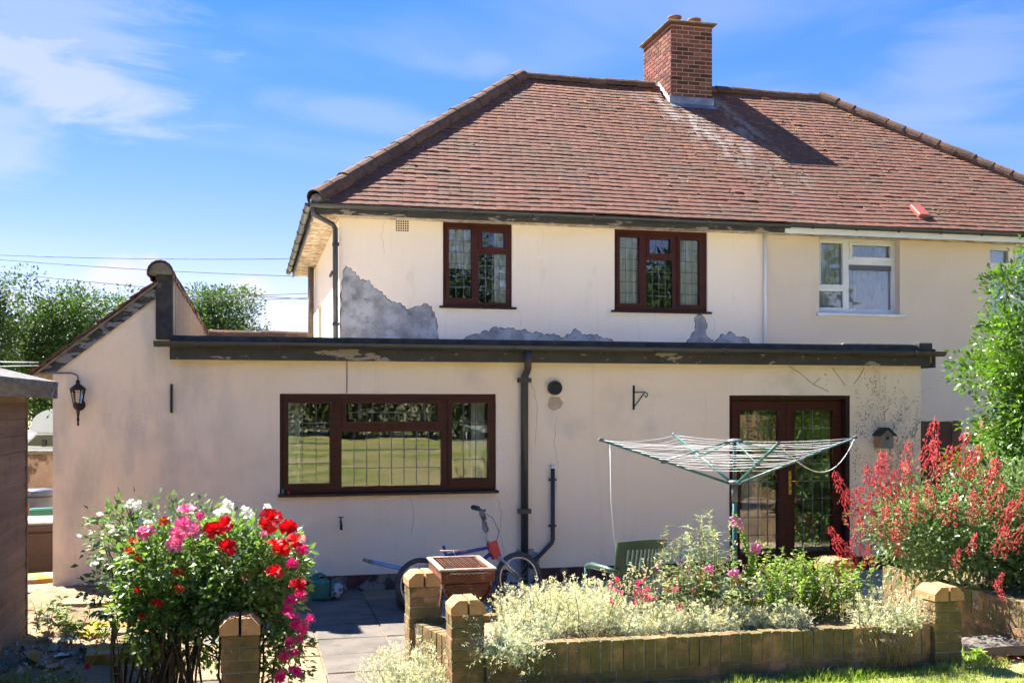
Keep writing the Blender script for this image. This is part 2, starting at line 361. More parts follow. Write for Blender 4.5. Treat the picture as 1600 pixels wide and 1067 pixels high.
def roof_material():
    m = pbr('roof_tile', (.18, .077, .050), (.145, .063, .042), 2.2, .88, .35, 50, isl=.06, hue=.006,
        patches=[((.115, .072, .048), 1.1, .46, .70, (1, 1, 1), .7), ((.12, .095, .065), 9, .55, .68, None, .65),
                 ((.42, .19, .04), 7, .60, .66, None, .8, [('Z', 5.2, 7.7)]), ((.40, .38, .33), 22, .64, .68, None, .7),
                 ((.40, .37, .33), 3.5, .42, .62, (1.6, .5, .5), .62, None)])
    # the run-off from the chimney's lead keeps to a fan below the chimney
    nt = m.node_tree; L = nt.links.new; n = nt.nodes.new
    mixes = [x for x in nt.nodes if x.type == 'MIX']; last = mixes[-1]
    lk = last.inputs[0].links[0].from_socket
    geo = [x for x in nt.nodes if x.type == 'NEW_GEOMETRY'][0]
    sp = n('ShaderNodeSeparateXYZ'); L(geo.outputs['Position'], sp.inputs[0])
    def mt(op, a, b):
        x = n('ShaderNodeMath'); x.operation = op
        for i, v in enumerate((a, b)):
            if isinstance(v, (int, float)): x.inputs[i].default_value = v
            else: L(v, x.inputs[i])
        return x.outputs[0]
    # width grows as one goes down; two streaks either side of the stack
    dz = mt('SUBTRACT', 7.6, sp.outputs[2]); 
    def streak(x0, k, w):
        c = mt('ADD', mt('MULTIPLY', dz, k), x0); q = mt('ABSOLUTE', mt('SUBTRACT', sp.outputs[0], c), 0)
        r = n('ShaderNodeMapRange'); r.interpolation_type = 'SMOOTHSTEP'; r.inputs[1].default_value = w; r.inputs[2].default_value = 0; L(q, r.inputs[0])
        f = n('ShaderNodeMapRange'); f.interpolation_type = 'SMOOTHSTEP'; f.inputs[1].default_value = 2.7; f.inputs[2].default_value = .6; L(dz, f.inputs[0])
        t = n('ShaderNodeMapRange'); t.interpolation_type = 'SMOOTHSTEP'; t.inputs[1].default_value = -.1; t.inputs[2].default_value = .15; L(dz, t.inputs[0])
        return mt('MULTIPLY', mt('MULTIPLY', r.outputs[0], f.outputs[0]), t.outputs[0])
    tot = mt('MAXIMUM', streak(7.1, .55, .75), streak(8.15, .25, .40))
    L(mt('MULTIPLY', lk, tot), last.inputs[0]); return m
M['roof'] = roof_material()
M['tree_leaf'] = pbr('tree_leaf', (.085, .145, .03), (.05, .095, .022), 1.2, .55, isl=.4, hue=.015, transl=.28, spec=.3)
M['tree_leaf_dark'] = pbr('tree_leaf_dark', (.06, .105, .025), (.04, .075, .02), 1.2, .6, isl=.35, transl=.25)
M['bark'] = pbr('bark', (.10, .08, .06), (.06, .05, .04), 8, .95, .6, 30)
M['laurel'] = pbr('glossy_leaf', (.13, .23, .035), (.065, .13, .022), 2, .34, isl=.30, hue=.015, transl=.32, spec=.5)
M['stem'] = pbr('green_stem', (.14, .17, .05), (.16, .11, .05), 9, .8)
M['woody'] = pbr('woody_stem', (.15, .095, .055), (.09, .06, .035), 9, .9, .4, 60)
M['rose_leaf'] = pbr('rose_leaf', (.18, .27, .07), (.12, .20, .05), 4, .42, isl=.4, hue=.02, transl=.32, spec=.5)
M['rose_leaf_pale'] = pbr('pale_rose_leaf', (.15, .22, .07), (.10, .17, .06), 4, .5, isl=.35, hue=.015, transl=.35)
M['phy_leaf'] = pbr('phygelius_leaf', (.17, .24, .085), (.10, .165, .055), 4, .40, isl=.35, hue=.012, transl=.30, spec=.5)
M['phy_flower'] = pbr('coral_flower', (.62, .13, .13), (.54, .085, .09), 12, .5, isl=.4, transl=.3)
M['silver'] = pbr('silver_leaf', (.50, .53, .38), (.40, .44, .29), 6, .8, isl=.30, hue=.012, transl=.25)
M['silver_tip'] = pbr('cream_tip', (.68, .62, .36), (.60, .57, .35), 6, .8, isl=.25, hue=.01, transl=.25)
M['dry_stem'] = pbr('dry_stem', (.34, .25, .13), (.24, .17, .09), 9, .9)
M['herb'] = pbr('bright_leaf', (.25, .35, .07), (.18, .27, .05), 5, .55, isl=.30, hue=.015, transl=.4)
M['weed'] = pbr('weed_leaf', (.27, .32, .15), (.20, .26, .11), 5, .7, isl=.35, hue=.02, transl=.3)
M['grass'] = pbr('grass_blade', (.20, .28, .05), (.30, .33, .10), 3, .6, isl=.35, hue=.015, transl=.35)
M['lawn'] = pbr('lawn', (.21, .27, .055), (.42, .345, .15), .30, .95, .6, 60, lo=.42, hi=.58, patches=[((.42, .33, .17), .22, .52, .66, None, .7), ((.17, .23, .05), 1.3, .55, .7, None, .6)])
M['soil'] = pbr('garden_soil', (.20, .135, .08), (.27, .195, .12), 4, .95, .8, 25, patches=[((.33, .29, .23), 7, .6, .7, None, .7), ((.22, .15, .04), 3, .55, .65, None, .6)])
M['ground'] = pbr('ground', (.27, .26, .13), (.34, .30, .18), .4, .95, .4, 20)
M['slab_grey'] = pbr('grey_slab', (.165, .14, .115), (.12, .105, .088), 3, .9, .35, 50, rnd=.14, patches=[((.075, .065, .052), 4, .54, .70, None, .65), ((.26, .245, .22), 18, .66, .72, None, .6)])
M['slab_buff'] = pbr('buff_slab', (.31, .215, .125), (.25, .17, .10), 3, .9, .35, 50, rnd=.12, patches=[((.24, .15, .06), 4, .6, .72, None, .6), ((.52, .44, .33), 16, .66, .72, None, .5)])
M['slab_bounce'] = pbr('bounce_slab', (.46, .38, .27), (.42, .34, .24), 3, .9, .35, 50, rnd=.08, patches=[((.30, .24, .16), 4, .62, .74, None, .5)])  # for slabs out of view, made pale to bounce sun onto the extension wall
M['moss_slab'] = pbr('mossy_slab', (.36, .28, .18), (.30, .16, .03), 5, .95, .6, 40, lo=.45, hi=.55, patches=[((.42, .22, .02), 9, .5, .58, None, .8), ((.14, .11, .05), 12, .6, .7, None, .6)])
M['pebble'] = pbr('pebble', (.44, .36, .27), (.30, .23, .16), 20, .85, .3, 60, isl=.45)
M['teal_can'] = pbr('teal_plastic', (.035, .19, .135), (.028, .15, .11), 6, .4, spec=.5)
M['ball'] = pbr('ball_skin', (.52, .50, .46), (.42, .40, .36), 14, .6, patches=[((.05, .05, .06), 7, .60, .62, None, 1.0)])
M['rubber'] = pbr('tyre_rubber', (.030, .034, .045), (.055, .058, .068), 12, .8)
M['chrome'] = pbr('worn_chrome', (.55, .55, .55), (.40, .37, .33), 30, .3, metal=.9)
M['blue_paint'] = pbr('blue_paint', (.02, .04, .26), None, rough=.3, spec=.6)
M['light_blue'] = pbr('pale_blue_paint', (.22, .34, .60), (.18, .28, .50), 9, .4, spec=.5)
M['blue_rim'] = pbr('blue_plastic', (.02, .09, .42), None, rough=.35, spec=.5)
M['red_paint'] = pbr('red_paint', (.42, .025, .03), None, rough=.35, spec=.6)
M['rust'] = pbr('rust', (.23, .075, .035), (.14, .045, .025), 9, .9, .4, 60, patches=[((.42, .22, .12), 14, .6, .7, None, .7), ((.08, .04, .03), 7, .6, .72, None, .6)])
M['rust_dark'] = pbr('dark_rust', (.13, .055, .028), (.07, .035, .024), 6, .85, .3, 50, patches=[((.24, .12, .06), 9, .58, .68, None, .7), ((.04, .03, .028), 5, .58, .7, None, .7)])
M['rust_pale'] = pbr('heat_bleached_steel', (.42, .30, .22), (.34, .20, .13), 14, .8, .2, 60)
M['chair'] = pbr('green_plastic', (.022, .060, .042), (.028, .072, .052), 5, .38, spec=.5)
M['teal_metal'] = pbr('teal_enamel', (.022, .115, .105), (.04, .14, .13), 12, .4, spec=.5)
M['cord'] = pbr('white_cord', (.74, .74, .72), None, rough=.6)
M['grey_plastic'] = pbr('grey_plastic', (.12, .13, .14), None, rough=.5)
M['red_rose'] = pbr('red_petal', (.68, .022, .020), (.56, .012, .015), 20, .5, isl=.2, transl=.35)
M['pink_rose'] = pbr('pink_petal', (.74, .14, .30), (.78, .30, .42), 14, .5, isl=.2, transl=.35)
M['magenta_rose'] = pbr('magenta_petal', (.66, .035, .16), (.70, .09, .24), 14, .5, isl=.2, transl=.35)
M['white_rose'] = pbr('white_petal', (.80, .78, .70), (.74, .72, .62), 14, .5, isl=.1, transl=.35)
M['orange_rose'] = pbr('fading_petal', (.62, .12, .02), (.50, .07, .02), 14, .6, isl=.2, transl=.3)
M['purple_bloom'] = pbr('purple_petal', (.34, .06, .36), (.42, .12, .44), 14, .6, isl=.2, transl=.3)
M['foxglove'] = pbr('foxglove_bell', (.58, .16, .36), (.66, .30, .48), 14, .5, isl=.2, transl=.3)
M['dead_leaf'] = pbr('dead_leaf', (.32, .12, .04), (.24, .09, .04), 14, .9, isl=.3, transl=.2)
M['ivy_mark'] = pbr('dried_ivy', (.10, .08, .06), (.15, .12, .09), 20, .95)
M['fence'] = pbr('fence_board', (.10, .075, .06), (.14, .10, .075), 5, .9, .4, 30, rnd=.25, stretch=(5, 5, .6))
M['fence_tan'] = pbr('tan_fence_board', (.30, .19, .10), (.24, .15, .08), 5, .9, .4, 30, rnd=.2, stretch=(5, 5, .6))
M['van_white'] = pbr('white_bodywork', (.80, .81, .82), None, rough=.25, spec=.6)
M['van_glass'] = pbr('dark_glass', (.02, .025, .03), None, rough=.08, spec=.8)
M['old_wall'] = pbr('blotched_wall', (.50, .37, .25), (.42, .30, .20), 5, .95, .5, 30, patches=[((.12, .08, .06), 4, .54, .62, (1, 1, .7), .85)])
M['bin_blue'] = pbr('grey_blue_plastic', (.11, .125, .19), (.085, .10, .15), 5, .5)
M['rattan'] = pbr('brown_rattan', (.085, .055, .04), (.055, .036, .028), 60, .6, .5, 120)
M['lid_pale'] = pbr('pale_lid', (.55, .52, .45), (.44, .41, .36), 8, .6)
M['pallet'] = pbr('red_brown_timber', (.34, .16, .08), (.26, .12, .06), 8, .85)
M['terracotta'] = pbr('terracotta', (.30, .125, .075), (.23, .095, .06), 10, .9, .3, 50)
M['clear'] = glass_mat('lantern_glass', .08)
M['grey_wood'] = pbr('grey_wood', (.26, .24, .22), (.18, .165, .15), 14, .9, .4, 40, stretch=(1, 1, 4))
M['warm_wood'] = pbr('warm_wood', (.42, .23, .10), (.34, .18, .08), 9, .6)
M['wire'] = pbr('wire', (.06, .06, .06), None, rough=.6)
M['paper'] = pbr('litter', (.74, .73, .70), None, rough=.8)
M['roof_red_vent'] = pbr('red_vent_plastic', (.36, .10, .07), None, rough=.5)
M['moss'] = pbr('moss', (.22, .17, .05), (.30, .26, .08), 20, .95, .5, 60, isl=.3)

# ================================================================== the ground
def ground_h(x, y):
    t = min(max((y - 23.5) / 3.0, 0), 1); return -.04 - 1.15 * t * t * (3 - 2 * t)
def make_ground():
    xs = [-600, -200, -80, -40, -20, -10, 0, 10, 20, 40, 80, 200, 600]
    ys = [-600, -200, -80, -40, -20, 0, 10, 20, 23.5, 24, 24.5, 25, 25.5, 26, 26.5, 30, 40, 60, 100, 200, 400, 900]
    V = [(x, y, ground_h(x, y)) for y in ys for x in xs]; k = len(xs)
    Fc = [(j*k+i, j*k+i+1, (j+1)*k+i+1, (j+1)*k+i) for j in range(len(ys)-1) for i in range(k-1)]
    o = link('ground', np_mesh('ground', np.array(V), np.array(Fc), M['ground'])); o['kind'] = 'structure'
make_ground()
def make_lawn():
    poly = [(1.22, 6.93), (1.22, 5.2), (-14, 5.2), (-14, -36), (9.2, -36), (9.2, 6.93)]
    mb = MB().prism(poly, -.03, .105, 'z'); o = mb.build('lawn', M['lawn']); o['kind'] = 'structure'
make_lawn()
def make_patio():
    base = MB().prism([(-1.15, 5.3), (9.2, 5.3), (9.2, 11.9), (-1.15, 11.9)], -.035, -.014, 'z').build('patio', M['soil']); base['kind'] = 'structure'
    sl = {}
    for key in ('slab_grey', 'slab_buff', 'slab_bounce'):
        sl[key] = [MB().bev((.006 + d, .006, -.05), (.594 - d, .594 - e, .0), .006).mesh('paving_slab', M[key]) for d, e in ((0, 0), (.003, .004), (.001, .006))]
    for i in range(-2, 16):
        for j in range(11):
            x = -.04 + .6 * i; y = 5.30 + .6 * j
            if x < -1.2: continue
            cx, cy = x + .3, y + .3
            if 1.16 < x and cy < 6.75: continue
            if 1.75 < cx < 4.6 and 7.2 < cy < 7.75: continue
            buff = (i == 0 and cy < 9.6) or random.random() < .22 or (i == 2 and 8.4 < cy < 9.2)
            if i == 1: buff = cy < 7.6
            pale = cx > 1.8  # slabs hidden behind the planter, lightened to throw light on the wall
            o = link('paving_slab', sl['slab_bounce' if pale else 'slab_buff' if buff else 'slab_grey'][random.randrange(3)], base, (x, y, random.uniform(-.006, .003)), (random.gauss(0, .004), random.gauss(0, .004), random.gauss(0, .004)))
make_patio()
def make_side_bed():                 # rough raised earth left of the path
    n = 44; xs = np.linspace(-3.6, -.35, n); ys = np.linspace(4.6, 11.8, 90); X, Y = np.meshgrid(xs, ys)
    Z = .10 + .035 * np.sin(X * 5 + Y * 2) * np.cos(Y * 3.1 - X) + rng.normal(0, .010, X.shape) + .05 * (Y > 10.6)
    Z = np.where(X > -.5, Z - .2 * (X + .5) / .15, Z)
    V = np.stack([X, Y, Z], -1).reshape(-1, 3)
    Fc = [(j*n+i, j*n+i+1, (j+1)*n+i+1, (j+1)*n+i) for j in range(89) for i in range(n-1)]
    o = link('garden_soil', np_mesh('garden_soil', V, np.array(Fc), M['soil'], True)); o['kind'] = 'structure'
    o = MB().prism([(-4.5, 11.9), (-1.98, 11.9), (-1.98, 19.0), (-4.5, 19.0)], -.03, .045, 'z').build('yard_paving', M['moss_slab']); o['kind'] = 'structure'
make_side_bed()

# ================================================================== the semi-detached house
EY, RY = 14.80, 18.68; EZ, RZ = 4.74, 7.80; XL, XR = .80, 14.44
HY0, HY1 = 15.15, 22.2; HX0, HX1, PX = 1.20, 14.04, 7.60
house = root('semi_detached_house', 'two-storey pair of houses with red tiled hipped roof and brick chimney', 'house', (7.62, 18.7, 0))
def rect(x0, y0, x1, y1, Y):         # opening traced on a wall plane: (X0, Z0, X1, Z1)
    a = P(x0, (y0 + y1) / 2, Y); b = P(x1, (y0 + y1) / 2, Y); xm = (x0 + x1) / 2
    return (a.x, P(xm, y1, Y).z, b.x, P(xm, y0, Y).z)
W1 = (2.655, 3.41, 3.663, 4.605); W2 = (5.216, 3.40, 6.687, 4.600); W3 = (8.548, 3.43, 9.952, 4.600); W4 = (11.59, 3.43, 13.0, 4.600)
SW = (18.9, 2.85, 19.95, 3.8)
MB().wall(HX0, PX, 0, 4.63, HY0, HY0 + .26, [W1, W2]).build('wall', M['render_house'], house, False)
MB().wall(PX + .004, HX1, 0, 4.63, HY0 + .003, HY0 + .26, [W3, W4]).build('wall', M['render_neigh'], house, False)['label'] = 'plain beige render of the right-hand neighbour'
def side_wall():
    mb = MB().wall(HY0 + .26, HY1, 0, 4.63, HX0, HX0 + .25, [SW])
    mb.v = [(y, x, z) for (x, y, z) in mb.v]; mb.f = [tuple(reversed(f)) for f in mb.f]
    mb.build('wall', M['render_house'], house, False)
side_wall()
MB().box((HX1 - .25, HY0 + .26, 0), (HX1, HY1, 4.63)).build('wall', M['render_neigh'], house, False)
MB().box((HX0 + .25, HY1 - .25, 0), (HX1 - .25, HY1, 4.63)).build('wall', M['render_house'], house, False)
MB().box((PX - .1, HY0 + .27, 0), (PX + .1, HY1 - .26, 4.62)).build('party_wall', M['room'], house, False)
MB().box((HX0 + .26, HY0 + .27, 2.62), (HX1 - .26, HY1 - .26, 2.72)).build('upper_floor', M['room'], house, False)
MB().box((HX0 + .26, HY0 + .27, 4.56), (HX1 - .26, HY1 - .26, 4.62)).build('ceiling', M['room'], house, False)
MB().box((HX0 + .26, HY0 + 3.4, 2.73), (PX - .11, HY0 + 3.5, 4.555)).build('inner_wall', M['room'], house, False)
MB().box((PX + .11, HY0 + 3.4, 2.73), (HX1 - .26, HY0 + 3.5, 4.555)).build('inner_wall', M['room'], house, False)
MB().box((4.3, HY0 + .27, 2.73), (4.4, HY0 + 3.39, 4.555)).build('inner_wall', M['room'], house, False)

# --- cement repairs, slightly proud of the render
def patch(name, pts, Y, parent, mat='cement', jag=.012, thick=.006):
    pp = [P(x, y, Y) for x, y in pts]; out = []
    for a, b in zip(pp, pp[1:] + pp[:1]):
        L_ = (b - a).length; k = max(1, int(L_ / .018))
        for i in range(k):
            q = a.lerp(b, i / k); w_ = jag * (math.sin(q.x * 31 + q.z * 17) + .7 * math.sin(q.x * 67 - q.z * 49 + 1)); out.append((q.x + w_ * .5 + random.gauss(0, jag * .2), q.z + w_ + random.gauss(0, jag * .25)))
    o = MB().prism(out, Y - thick, Y + .01).build(name, M[mat], parent, False)
    if len(pts) > 9:
        sgn_ = 1 if sum(a_[0] * b_[1] - b_[0] * a_[1] for a_, b_ in zip(out, out[1:] + out[:1])) > 0 else -1
        cx = sum(q[0] for q in out) / len(out); cz = sum(q[1] for q in out) / len(out)
        lip = []
        for q0, q1, q2 in zip(out[-3:] + out[:-3], out, out[3:] + out[:3]):
            t = Vector((q2[0] - q0[0], q2[1] - q0[1])); t = t.normalized() if t.length > 1e-6 else Vector((1, 0)); r_ = .012 + .007 * math.sin(q1[0] * 41 + q1[1] * 29); nx, nz = t.y, -t.x
            lip.append((q1[0] + sgn_ * nx * r_, q1[1] + sgn_ * nz * r_))
        MB().prism(lip, Y - thick * .45, Y + .01).build('edge_shade', M['recess_shade'], o)  # dark rim drawn as edge shade, so the patch looks recessed
c6 = lambda q: [(440 + x / 3.81, 280 + y / 3.81) for x, y in q]
patch('cement_patch', c6([(352,1010),(353,850),(357,700),(368,560),(385,520),(430,562),(462,600),(520,605),(545,650),(600,690),(640,722),(700,748),(745,775),(790,768),(850,745),(885,760),(905,800),(918,860),(930,930),(945,1010)]), HY0, house)
patch('cement_patch', [(715,545),(725,528),(750,521),(776,512),(795,514),(811,516),(840,521),(865,524),(882,528),(898,516),(912,523),(935,525),(948,531),(965,534),(965,548),(715,548)], HY0, house)
c5 = lambda q: [(880 + x / 4.267, 330 + y / 4.267) for x, y in q]
patch('cement_patch', c5([(800,930),(822,880),(850,840),(880,795),(888,750),(878,712),(900,692),(938,700),(955,745),(948,815),(965,850),(1010,872),(1040,845),(1065,828),(1110,815),(1150,828),(1190,842),(1225,848),(1245,880),(1260,930)]), HY0, house)

# --- windows
def bars(mb, x0, z0, x1, z1, cols, rows, Y, w=.008, d=.004):
    for i in range(1, cols):
        x = x0 + (x1 - x0) * i / cols; mb.box((x - w/2, Y - d, z0), (x + w/2, Y - .0015, z1))
    for j in range(1, rows):
        z = z0 + (z1 - z0) * j / rows; mb.box((x0, Y - d - .001, z - w/2), (x1, Y - .001, z + w/2))
def window(parent, W, Y, panes, mat, glass, name='window', depth=.07, sash=.042, sill=None, label=None):
    """panes: (x0, z0, x1, z1, cols, rows, opens) as shares of the frame, z from the top"""
    X0, Z0, X1, Z1 = W; w, h = X1 - X0, Z1 - Z0
    rects = [(X0 + p[0]*w, Z1 - p[3]*h, X0 + p[2]*w, Z1 - p[1]*h, p[4], p[5], p[6]) for p in panes]
    holes = []
    for r in rects:
        e = .0 
        holes.append((r[0] - e, r[1] - e, r[2] + e, r[3] + e))
    fr = MB().wall(X0 + .002, X1 - .002, Z0 + .002, Z1 - .002, Y, Y + depth, holes).build(name, mat, parent, False)
    if label: fr['label'] = label
    for r in rects:
        if r[6]:
            s = sash; mb = MB()
            mb.wall(r[0] - s, r[2] + s, r[1] - s, r[3] + s, Y - .022, Y - .001, [(r[0] + .001, r[1] + .001, r[2] - .001, r[3] - .001)])
            mb.wall(r[0] - s*.45, r[2] + s*.45, r[1] - s*.45, r[3] + s*.45, Y - .028, Y - .023, [(r[0] + .001, r[1] + .001, r[2] - .001, r[3] - .001)])
            mb.build('sash', mat, fr)
        MB().box((r[0], Y + .030, r[1]), (r[2], Y + .034, r[3])).build('pane', glass, fr)
        if r[4] > 1 or r[5] > 1:
            mb = MB(); bars(mb, r[0], r[1], r[2], r[3], r[4], r[5], Y + .030); mb.build('lead_strip', M['lead_came'], fr)
    if sill:
        MB().bev((X0 - sill, Y - .09, Z0 - .03), (X1 + sill, Y + depth, Z0 + .001), .006).build('sill', M['pvc_dark'] if mat is M['pvc_brown'] else mat, fr)
    return fr
def curtain(parent, x0, x1, z0, z1, Y, mat, amp=.018, freq=55, name='curtain'):
    n = max(8, int((x1 - x0) / .012)); V = []; 
    ph = random.random() * 6
    for zi, z in enumerate((z0, (z0 + z1) / 2, z1)):
        for i in range(n + 1):
            x = x0 + (x1 - x0) * i / n; V.append((x, Y + amp * math.sin(x * freq + ph + .3 * math.sin(x * 17)) + amp * .4 * math.sin(x * freq * .37) * (1 - zi * .2), z))
    Fc = [(r*(n+1)+i, r*(n+1)+i+1, (r+1)*(n+1)+i+1, (r+1)*(n+1)+i) for r in range(2) for i in range(n)]
    return link(name, np_mesh(name, np.array(V), np.array(Fc), mat, True), parent)
brown = M['pvc_brown']
# fractions measured on the frames
w1 = window(house, W1, HY0 + .03, [(.085, .075, .42, .905, 3, 6, True), (.565, .10, .895, .285, 3, 2, True), (.52, .36, .93, .945, 4, 4, False)], brown, M['glass_up'], sill=.055, label='brown two-light window with leaded panes')
curtain(w1, W1[0] + .06, W1[0] + .44, W1[1] + .55, W1[3], HY0 + .125, M['net'], .010); curtain(w1, W1[2] - .24, W1[2] - .06, W1[1], W1[3], HY0 + .115, M['curtain'])
w2 = window(house, W2, HY0 + .03, [(.055, .09, .27, .915, 3, 6, True), (.375, .105, .605, .29, 3, 2, True), (.345, .365, .625, .955, 4, 4, False), (.705, .10, .92, .915, 3, 6, True)], brown, M['glass_up'], sill=.055, label='brown three-light window with leaded panes')
curtain(w2, W2[0] + .05, W2[0] + .42, W2[1], W2[3], HY0 + .115, M['net']); curtain(w2, W2[2] - .44, W2[2] - .05, W2[1], W2[3], HY0 + .115, M['net'])
def white_window(W, flip, label):
    if not flip: ps = [(.06, .06, .335, .615, 1, 1, True), (.45, .075, .93, .235, 1, 1, True), (.05, .70, .345, .92, 1, 1, False), (.415, .37, .945, .935, 1, 1, False)]
    else: ps = [(.05, .075, .30, .25, 1, 1, True), (.04, .39, .31, .93, 1, 1, False), (.42, .07, .94, .93, 1, 1, True)]
    fr = window(house, W, HY0 + .13, ps, M['pvc_white'], M['glass_up'], label=label)
    X0, Z0, X1, Z1 = W
    MB().bev((X0 - .05, HY0 - .045, Z0 - .045), (X1 + .09, HY0 + .13, Z0 - .002), .006).build('sill', M['pvc_white'], fr)
    h = Z1 - Z0; w = X1 - X0; p = ps[3] if not flip else ps[1]
    MB().bev((X0 + p[0]*w, HY0 + .115, Z1 - (p[1] + .035)*h), (X0 + p[2]*w, HY0 + .155, Z1 - (p[1] - .03)*h), .004).build('trickle_vent', M['grey_plastic'], fr)
    curtain(fr, X0 + .04, X1 - .04, Z0, Z1, HY0 + .218, M['net'], .012, 70)
white_window(W3, False, 'white plastic window with net curtain'); white_window(W4, True, 'white plastic window partly behind the shrub')
fr = MB().wall(SW[0], SW[2], SW[1], SW[3], 0, .05, [(SW[0] + .07, SW[1] + .07, SW[2] - .07, SW[3] - .07)])
fr.v = [(HX0 + .1 + y, x, z) for (x, y, z) in fr.v]; sw = fr.build('window', brown, house, False)
MB().box((HX0 + .12, SW[0] + .07, SW[1] + .07), (HX0 + .125, SW[2] - .07, SW[3] - .07)).build('pane', M['glass_up'], sw)

# --- roof
SL = math.hypot(RY - EY, RZ - EZ); PITCH = math.atan2(RZ - EZ, RY - EY); RUN = RY - EY; BY = 2 * RY - EY
roof = MB()
roof.add([(XL, EY, EZ - .03), (XR, EY, EZ - .03), (XR - RUN, RY, RZ - .03), (XL + RUN, RY, RZ - .03), (XL, BY, EZ - .03), (XR, BY, EZ - .03)],
         [(0, 1, 2, 3), (0, 3, 4), (1, 5, 2), (4, 3, 2, 5)])
roof = roof.build('roof', M['black_felt'], house, False)
def tile_V(w, l, t=.021, lift=.028):
    # x across, y up the slope, z off the slope; lower end lifted so courses lap
    return [(-w/2, 0, lift - t), (w/2, 0, lift - t), (w/2, l, .0), (-w/2, l, .0), (-w/2, 0, lift), (0, 0, lift + .003), (w/2, 0, lift), (w/2, l, .012), (0, l, .014), (-w/2, l, .012)]
tile_F = [(4, 5, 8, 9), (5, 6, 7, 8), (0, 1, 6, 5), (0, 5, 4), (1, 2, 7, 6), (3, 0, 4, 9)]
def tiles():
    g = .125; w = .165; rows = int(SL / g) + 1; count = 0
    protos = []
    for k in range(5):
        mb = MB(); mb.add([Vector(p) for p in tile_V(w - .002, g + .055)], tile_F); protos.append(mb.mesh('roof_tile', M['roof_single']))
    rest = MB(); rot = Euler((PITCH, 0, 0)).to_matrix()
    for r in range(rows):
        d = r * g - .03; off = max(0, (d + .03) / SL * RUN); x0 = XL + off; x1 = XR - off
        y = EY + d * math.cos(PITCH); z = EZ + d * math.sin(PITCH); n = int((x1 - x0) / w) + 1
        sag = lambda x: -.012 * math.sin(x * .9 + r * .05) - .006 * math.sin(x * 2.3)
        for i in range(n + 1):
            x = x0 + (i - (r % 2) * .5) * w
            if x < x0 + .01 or x > x1 - .01: continue
            if 7.22 < x < 8.17 and y > 18.12 and y < 18.68 + .05: continue
            c = Vector((x, y, z + sag(x) * .6 + random.gauss(0, .0016)))
            e = (PITCH + random.gauss(0, .010), random.gauss(0, .005), random.gauss(0, .005))
            if r < 4 and count < 300 and x < 13.2:
                link('roof_tile', protos[random.randrange(5)], roof, c, e); count += 1
            else:
                m = Euler(e).to_matrix(); rest.add([c + m @ Vector(p) for p in tile_V(w - .002, g + .055, .021, .028 + (random.random() < .04) * random.uniform(0, .012))], tile_F)
    o = rest.build('roof_tiles', M['roof'], roof); o['kind'] = 'stuff'
    # other slopes as lapped courses
    for side in range(3):
        mb = MB()
        for r in range(rows):
            d = r * g; off = d / SL * RUN; z = EZ + d * math.sin(PITCH); o2 = off + g * .8; z2 = z + g * .8 * math.tan(PITCH) * math.cos(PITCH)
            if side == 0: q = [(XL + off, EY + off, z + .016), (XL + off, BY - off, z + .016), (XL + o2, BY - off, z2), (XL + o2, EY + off, z2)]
            elif side == 1: q = [(XR - off, BY - off, z + .016), (XR - off, EY + off, z + .016), (XR - o2, EY + off, z2), (XR - o2, BY - off, z2)]
            else: q = [(XR - off, BY - off, z + .016), (XL + off, BY - off, z + .016), (XL + off, BY - o2, z2), (XR - off, BY - o2, z2)]
            lo = [(p[0], p[1], p[2] - .015) for p in q]
            mb.add(q + lo, [(0, 1, 2, 3), (0, 4, 5, 1)])
        mb.build('tile_courses', M['roof'], roof)
M['roof_single'] = M['roof']
tiles()
def half_tile(name, L_, r0, r1, n=10, t=.014):
    mb = MB(); vs = []
    for (x, r) in ((0, r0), (L_, r1)):
        for rr in (r, r - t):
            for j in range(n + 1):
                a = math.pi * (-.08 + 1.16 * j / n); vs.append((x, rr * math.cos(a), rr * math.sin(a)))
    m = n + 1; fs = []
    for j in range(n):
        fs += [(j, j+1, 2*m+j+1, 2*m+j), (m+j, 3*m+j, 3*m+j+1, m+j+1), (j, m+j, m+j+1, j+1), (2*m+j, 2*m+j+1, 3*m+j+1, 3*m+j)]
    fs += [(0, 2*m, 3*m, m), (n, m+n, 3*m+n, 2*m+n)]
    return mb.add(vs, fs, False).mesh(name, M['ridge_tile'])
def run_of_tiles(name, a, b, step=.34, r=.115, skip=None, parent=None, dz=0.0):
    a = Vector(a); b = Vector(b); d = (b - a); L_ = d.length; n = max(1, round(L_ / step)); st = L_ / n
    me = half_tile(name, st + .035, r, r * .93)
    X = d.normalized(); Yv = Vector((0, 0, 1)).cross(X).normalized(); Z = X.cross(Yv)
    for i in range(n):
        p = a + d * (i / n) + Vector((0, 0, dz)) + Vector((0, 0, random.gauss(0, .004)))
        if skip and skip(p + d.normalized() * st / 2): continue
        rm = Matrix((X, Yv, Z)).transposed() @ Euler((random.gauss(0, .03), random.gauss(0, .012), random.gauss(0, .012))).to_matrix()
        o = link(name, me, parent, p, rm.to_euler())
run_of_tiles('hip_tile', (XL + .06, EY + .06, EZ + .03), (XL + RUN, RY, RZ + .0), r=.15, dz=.01, parent=roof)
run_of_tiles('hip_tile', (XR - .06, EY + .06, EZ + .03), (XR - RUN, RY, RZ + .0), r=.15, dz=.01, parent=roof)
run_of_tiles('ridge_tile', (XL + RUN - .02, RY, RZ), (XR - RUN + .02, RY, RZ), .32, parent=roof, skip=lambda p: 7.25 < p.x < 8.15)
MB().lathe([(0, -.10), (.10, -.08), (.14, 0), (.10, .08), (0, .10)], 12, Matrix.Translation((XL + .12, EY + .10, EZ + .04))).build('hip_mortar', M['garden_mortar'], roof)
